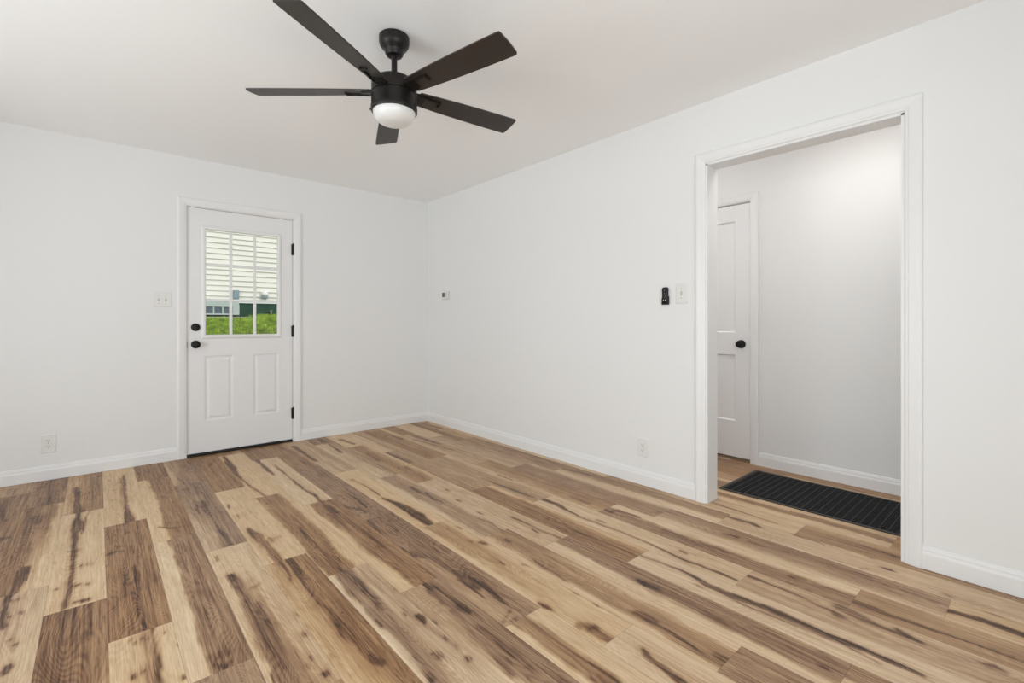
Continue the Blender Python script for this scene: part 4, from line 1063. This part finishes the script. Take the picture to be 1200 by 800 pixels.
# ---------------------------------------------------------------- ceiling fan
FX, FY = 1.05, 2.041
fan = empty('ceiling_fan', (FX, FY, H))
tag(fan, 'black five-blade ceiling fan with white glass bowl light', 'ceiling fan')
MB().lathe([(0, -0.0005), (0.066, -0.0005), (0.0695, -0.004), (0.0695, -0.030), (0.067, -0.042), (0.058, -0.056), (0.047, -0.066), (0.043, -0.072), (0.042, -0.082), (0.036, -0.091), (0.024, -0.094), (0.0, -0.094)], 64, 'Z').build('canopy', M['bronze'], fan, smooth=True)
MB().lathe([(0, -0.080), (0.0135, -0.080), (0.0135, -0.200), (0, -0.200)], 28, 'Z').build('downrod', M['bronze'], fan, smooth=True)
MB().lathe([(0, -0.168), (0.017, -0.168), (0.020, -0.172), (0.021, -0.184), (0.030, -0.189), (0.034, -0.195), (0.036, -0.206), (0.0, -0.206)], 40, 'Z').build('coupling', M['bronze'], fan, smooth=True)
MB().lathe([(0, -0.196), (0.052, -0.198), (0.084, -0.205), (0.098, -0.214), (0.104, -0.226), (0.104, -0.2725), (0.100, -0.2745), (0.0, -0.2745)], 72, 'Z').build('motor_housing', M['bronze'], fan, smooth=True)
MB().lathe([(0, -0.2745), (0.099, -0.2745), (0.1035, -0.2775), (0.1045, -0.300), (0.1050, -0.330), (0.1065, -0.334), (0.1065, -0.352), (0.1035, -0.357), (0.098, -0.357), (0.096, -0.350), (0.0, -0.350)], 72, 'Z').build('light_fitter', M['bronze'], fan, smooth=True)
bowl = []
for i in range(15):
    a = i / 14 * PI / 2
    bowl.append((0.0975 * math.cos(a) ** 0.62 if i < 14 else 0.0, -0.352 - 0.062 * math.sin(a)))
MB().lathe([(0, -0.346), (0.0975, -0.346)] + bowl, 72, 'Z').build('glass_bowl', M['opal'], fan, smooth=True)
BZ = -0.2595
PITCH = math.radians(13.5)
def blade_mb():
    """blade lying along local +X, pitched so the counter-clockwise edge is lower"""
    stations = [(0.118, 0.044), (0.16, 0.047), (0.22, 0.051), (0.30, 0.055), (0.40, 0.0585), (0.50, 0.0610), (0.60, 0.0625), (0.645, 0.0628)]
    pts = [(r, -w) for r, w in stations]
    cr = 0.010
    for q in range(5):
        a = -PI / 2 + q / 4 * PI / 2
        pts.append((0.668 - cr + cr * math.cos(a), -0.0628 + cr + cr * math.sin(a)))
    pts.append((0.671, 0))
    for q in range(5):
        a = q / 4 * PI / 2
        pts.append((0.668 - cr + cr * math.cos(a), 0.0628 - cr + cr * math.sin(a)))
    pts += [(r, w) for r, w in reversed(stations)]
    tw = lambda p, dz: (p[0], p[1] * math.cos(PITCH) + dz * math.sin(PITCH), -p[1] * math.sin(PITCH) + dz * math.cos(PITCH) + BZ)
    mb = MB()
    mb.ring_loft([[tw(p, -0.0035) for p in pts], [tw(p, 0.0035) for p in pts]])
    return mb
def arm_mb():
    """bracket: two raised rails and a cross bar under the blade root, with a foot into the motor"""
    tw = lambda x, y, dz: (x, y * math.cos(PITCH) + dz * math.sin(PITCH), -y * math.sin(PITCH) + dz * math.cos(PITCH) + BZ)
    mb = MB()
    def bar(x0, x1, ya0, ya1, yb0, yb1, d0, d1):
        r0 = [tw(x0, ya0, d0), tw(x0, ya1, d0), tw(x0, ya1, d1), tw(x0, ya0, d1)]
        r1 = [tw(x1, yb0, d0), tw(x1, yb1, d0), tw(x1, yb1, d1), tw(x1, yb0, d1)]
        mb.ring_loft([r0, r1])
    bar(0.112, 0.232, -0.034, -0.025, -0.026, -0.017, -0.0125, -0.0038)
    bar(0.224, 0.232, -0.026, 0.010, -0.026, 0.010, -0.0115, -0.0038)
    bar(0.085, 0.150, -0.034, 0.034, -0.026, 0.026, -0.0085, -0.0038)
    bar(0.070, 0.125, -0.022, 0.022, -0.034, 0.034, -0.010, 0.006)
    return mb
blade0 = arm0 = None
for i in range(5):
    ang_cam = 36 + 72 * i                      # angle measured from the camera's right
    rz = math.radians(ang_cam) - YAW
    if blade0 is None:
        b = blade0 = blade_mb().build('blade', M['blade'], fan)
        a_ = arm0 = arm_mb().build('blade_arm', M['bronze'], fan)
    else:
        b = blade0.copy(); COL.objects.link(b); b.parent = fan
        a_ = arm0.copy(); COL.objects.link(a_); a_.parent = fan
    b.rotation_euler = (0, 0, rz)
    a_.rotation_euler = (0, 0, rz)
for a in (0.4, 2.5, 4.6):
    MB().lathe([(0, 0), (0.004, 0), (0.0045, 0.004), (0.003, 0.007), (0, 0.0075)], 12, 'X').build('thumb_screw', M['bronze'], fan, loc=(0.1065 * math.cos(a), 0.1065 * math.sin(a), -0.343), rot=(0, 0, a))

# ---------------------------------------------------------------- hallway light
hl = empty('hall_ceiling_light', (3.16, 0.74, H))
tag(hl, 'round white flush ceiling light in the hallway above the black mat', 'ceiling light')
MB().lathe([(0, 0), (0.15, 0), (0.155, -0.006), (0.155, -0.026), (0.148, -0.032), (0, -0.032)], 48, 'Z').build('light_base', M['plate'], hl, smooth=True)
em = mat('lit_diffuser', (0.9, 0.9, 0.88, 1), 0.5)
em.node_tree.nodes['Principled BSDF'].inputs['Emission Color'].default_value = (1, 0.965, 0.92, 1)
em.node_tree.nodes['Principled BSDF'].inputs['Emission Strength'].default_value = 23.5
MB().lathe([(0, -0.032), (0.142, -0.032), (0.138, -0.050), (0.115, -0.068), (0.07, -0.079), (0, -0.083)], 48, 'Z').build('diffuser', em, hl, smooth=True)

hall_fill = hl.copy(); COL.objects.link(hall_fill); hall_fill.location = (3.36, 2.75, H); hall_fill['label'] = 'added unseen fill light in the hallway beyond the white panel door'  # second lamp, unseen, added to brighten the hallway
for ch in list(hl.children):
    c = ch.copy(); COL.objects.link(c); c.parent = hall_fill
    if c.name.startswith('diffuser'):
        c.data = ch.data.copy()
        em2 = em.copy(); em2.name = 'lit_diffuser_bright'
        em2.node_tree.nodes['Principled BSDF'].inputs['Emission Strength'].default_value = 44.0
        c.data.materials[0] = em2
hl['group'] = hall_fill['group'] = 'flush ceiling lights along the hallway'

# ---------------------------------------------------------------- runner mat
def runner():
    root = empty('runner_mat', (3.393, 0.42, 0.001))
    tag(root, 'black ribbed runner mat lying on the hallway floor', 'mat')
    hw, y0, y1 = 0.292, -1.05, 1.045
    mb = MB()
    prof = [(hw, 0.0), (hw, 0.004), (hw - 0.003, 0.0055), (hw - 0.020, 0.0055), (hw - 0.022, 0.004)]
    rings = []
    # border as a rectangular frame
    def ring(ins, z): return [(-hw + ins, y0 + ins, z), (hw - ins, y0 + ins, z), (hw - ins, y1 - ins, z), (-hw + ins, y1 - ins, z)]
    mb.ring_loft([ring(0, 0), ring(0, 0.0035), ring(0.002, 0.005), ring(0.022, 0.005), ring(0.024, 0.003), ring(0.024, 0.0)], cap0=False, cap1=False)
    mb.build('rubber_border', M['rug_border'], root)
    mb = MB()
    rng = random.Random(4)
    n = 0
    y = y0 + 0.024
    # cross ribs of pile, one mesh
    while y < y1 - 0.026:
        wgt = 0.0085
        z = 0.0075 + rng.uniform(-0.0006, 0.0006)
        a, b = -hw + 0.024, hw - 0.024
        mb.ring_loft([[(x, y, 0.001), (x, y + 0.001, z - 0.001), (x, y + wgt * 0.5, z), (x, y + wgt - 0.001, z - 0.001), (x, y + wgt, 0.001)] for x in (a, b)])
        y += 0.0102
        n += 1
    mb.build('ribbed_pile', M['rug'], root)
    # thin pale lines woven across every few ribs
    mb = MB()
    y = y0 + 0.024 + 0.0102 * 4 - 0.0016
    while y < y1 - 0.03:
        mb.box(-hw + 0.026, hw - 0.026, y, y + 0.0017, 0.002, 0.0072)
        y += 0.0102 * 4
    mb.build('woven_line', M['rug_line'], root)
    MB().box(-hw + 0.02, hw - 0.02, y0 + 0.02, y1 - 0.02, 0.0004, 0.003).build('rubber_backing', M['rubber_and_gap_shade'], root)
M['rug'] = mat('black_ribbed_pile', (0.0055, 0.006, 0.008, 1), 0.9, vary=(60, 0.5), bump=(500, 0.5, 0.002))
M['rug_border'] = mat('rubber_border_dark', (0.035, 0.030, 0.027, 1), 0.55)
M['rug_line'] = mat('grey_thread', (0.075, 0.075, 0.08, 1), 0.8)
runner()

# ---------------------------------------------------------------- outside the door
HY = 11.5       # neighbouring house front
def ground_z(y):
    t = min(1, max(0, (y - 6.2) / (11.2 - 6.2)))
    return -0.25 + 1.46 * (t * t * (3 - 2 * t)) ** 0.92
mb = MB()
ys = [YA + TA + 0.001] + [4.9 + 0.25 * i for i in range(60)]
vr = [[mb.bm.verts.new((x, y, ground_z(y) + 0.015 * math.sin(x * 2.1 + y * 1.3))) for x in [-14 + 1.0 * j for j in range(33)]] for y in ys]
for a, b in zip(vr[:-1], vr[1:]):
    for j in range(len(a) - 1): mb.bm.faces.new((a[j], a[j + 1], b[j + 1], b[j]))
lawn = mb.build('lawn', M['soil'], smooth=True)
tag(lawn, 'green lawn rising to the neighbouring house outside the door', 'lawn', kind='structure')
# grass blades on the part of the bank seen through the glass
rng = np.random.default_rng(7)
NB = 26000
gx = rng.uniform(0.7, 3.7, NB); gy = rng.uniform(8.6, HY - 0.03, NB)
keep = ~((gx < 2.47) & (gy > HY - 0.74)); gx, gy = gx[keep], gy[keep]; NB = len(gx)
gz = np.array([ground_z(v) for v in gy]) + 0.015 * np.sin(gx * 2.1 + gy * 1.3)
hh = rng.uniform(0.03, 0.085, NB); an = rng.uniform(0, PI, NB); lx = rng.normal(0, 0.022, NB); ly = rng.normal(0, 0.022, NB)
wd = 0.0045
V3 = np.empty((NB, 3, 3), np.float32)
V3[:, 0] = np.stack([gx - wd * np.cos(an), gy - wd * np.sin(an), gz - 0.01], -1)
V3[:, 1] = np.stack([gx + wd * np.cos(an), gy + wd * np.sin(an), gz - 0.01], -1)
V3[:, 2] = np.stack([gx + lx, gy + ly, gz + hh], -1)
me = bpy.data.meshes.new('grass')
me.from_pydata(V3.reshape(-1, 3).tolist(), [], [(3 * i, 3 * i + 1, 3 * i + 2) for i in range(NB)])
g = link_mesh('grass', me, M['grassblade'])
tag(g, 'bright green grass growing on the bank outside the door', 'grass', kind='stuff')

house = empty('neighbouring_house', (2.0, HY, 1.2))
tag(house, 'cream sided house with dark green foundation seen through the door glass', 'house')
hinv = Matrix.Translation(house.location).inverted()
def hpart(mb, name, m, parent=None, smooth=False):
    o = mb.build(name, m, smooth=smooth)
    if parent is None:
        o.parent = house; o.matrix_parent_inverse = hinv
    else:
        o.parent = parent
        o.matrix_parent_inverse = (Matrix.Translation(house.location) @ hinv).inverted() if False else Matrix.Identity(4)
        o.parent = parent
    return o
X0, X1 = -3.5, 8.5
ZS = 1.548
mb = MB()
expo = 0.1105
nrow = 26
prof = [(HY + 0.02, ZS)]
for i in range(nrow):
    z = ZS + i * expo
    prof += [(HY - 0.026, z), (HY - 0.026, z + 0.006), (HY + 0.0, z + expo - 0.001)]
prof += [(HY + 0.02, ZS + nrow * expo)]
mb.ring_loft([[(x, y, z) for y, z in prof] for x in (X0, X1)])
hpart(mb, 'siding', M['siding'])
hpart(MB().box(X0, X1, HY + 0.02, HY + 0.25, 0.9, 1.62), 'foundation_wall', M['greenwall'])
hpart(MB().box(X0, X1, HY - 0.02, HY + 0.02, ZS - 0.03, ZS), 'starter_strip', M['whiteext'])
zt = ZS + nrow * expo
hpart(MB().box(X0 - 0.3, X1 + 0.3, HY - 0.4, HY + 0.1, zt, zt + 0.03), 'soffit', M['whiteext'])
hpart(MB().box(X0 - 0.3, X1 + 0.3, HY - 0.42, HY - 0.40, zt - 0.02, zt + 0.16), 'fascia', M['whiteext'])
mb = MB()
mb.ring_loft([[(x, HY - 0.45, zt + 0.12), (x, HY + 3.2, zt + 1.7), (x, HY + 6.8, zt + 0.12), (x, HY + 6.8, zt + 0.02), (x, HY - 0.45, zt + 0.02)] for x in (X0 - 0.35, X1 + 0.35)])
hpart(mb, 'roof', M['roof'])
hpart(MB().box(X0, X1, HY + 0.25, HY + 6.4, 0.9, zt), 'house_body', M['siding'])
# dryer vent hood
mb = MB()
mb.lathe([(0, 0), (0.075, 0), (0.075, -0.02), (0.068, -0.06), (0.045, -0.10), (0, -0.115)], 24, 'Y', (2.775, HY - 0.008, 1.735))
hpart(mb, 'vent_hood', M['whiteext'], smooth=True)
mb = MB(); mb.box(2.715, 2.835, HY - 0.09, HY - 0.012, 1.635, 1.700, 0.01, 2)
hpart(mb, 'vent_flap', M['meter'])
# hose faucet low on the foundation
mb = MB()
mb.lathe([(0, 0.02), (0.012, 0.02), (0.012, -0.07), (0, -0.07)], 12, 'Y', (2.90, HY + 0.0, 1.335))
mb.lathe([(0, 0.0), (0.035, 0.0), (0.035, 0.008), (0, 0.008)], 12, 'Z', (2.90, HY - 0.05, 1.36))
mb.lathe([(0, 0.0), (0.010, 0.0), (0.010, 0.05), (0, 0.05)], 12, 'Z', (2.90, HY - 0.07, 1.29))
hpart(mb, 'hose_faucet', M['brass'])
# utility box and conduit
hpart(MB().box(2.170, 2.275, HY - 0.10, HY - 0.012, 1.60, 1.79, 0.015, 2), 'meter_box', M['meter'])
hpart(MB().lathe([(0, 1.30), (0.016, 1.30), (0.016, 1.62), (0, 1.62)], 14, 'Z', (2.20, HY - 0.05, 0)), 'conduit', M['meter'])

# packaged air conditioner beside the foundation
acy = HY - 0.62
ac = empty('air_conditioner', (1.72, acy + 0.3, 1.15))
tag(ac, 'pale grey packaged air conditioner standing against the neighbouring house', 'air conditioner')
acinv = Matrix.Translation(ac.location).inverted()
def apart(mb, name, m):
    o = mb.build(name, m); o.parent = ac; o.matrix_parent_inverse = acinv; return o
AX0, AX1 = 1.12, 2.155
AZ0, AZ1 = 1.262, 1.535
mb = MB()
mb.box(AX0, AX1, acy + 0.02, acy + 0.56, AZ0, AZ1, 0.006, 1)
apart(mb, 'coil', M['acdark'])
mb = MB()
mb.box(AX0 - 0.012, AX1 + 0.012, acy, acy + 0.58, AZ1 - 0.125, AZ1 + 0.02, 0.008, 2)
mb.box(AX0 - 0.012, AX1 + 0.012, acy, acy + 0.58, AZ0 - 0.01, AZ0 + 0.018, 0.004, 1)
x = AX1 - 0.095
apart(mb, 'cabinet', M['ac'])
apart(MB().box(AX1 - 0.10, AX1 + 0.014, acy - 0.002, acy + 0.582, AZ0 - 0.008, AZ1 - 0.10, 0.004, 1), 'service_panel', M['ac'])
apart(MB().box(AX0 + 0.03, AX1 - 0.03, acy + 0.03, acy + 0.5, 1.213, AZ0 - 0.009), 'gap_shade_block', M['rubber_and_gap_shade'])  # black block standing in for the shaded gap under the unit
for i in range(6):
    x = AX1 - 0.125 - 0.30 + 0.148 - 0.155 * i
    if x < AX0: break
    m_ = MB().box(x - 0.012, x + 0.012, acy - 0.002, acy + 0.025, AZ0 + 0.01, AZ1 - 0.12)
    apart(m_, 'corner_post', M['ac'])
pad = MB().box(AX0 - 0.12, AX1 + 0.30, acy - 0.10, HY, 1.06, 1.213, 0.01, 1)
apart(pad, 'concrete_pad', M['concrete'])
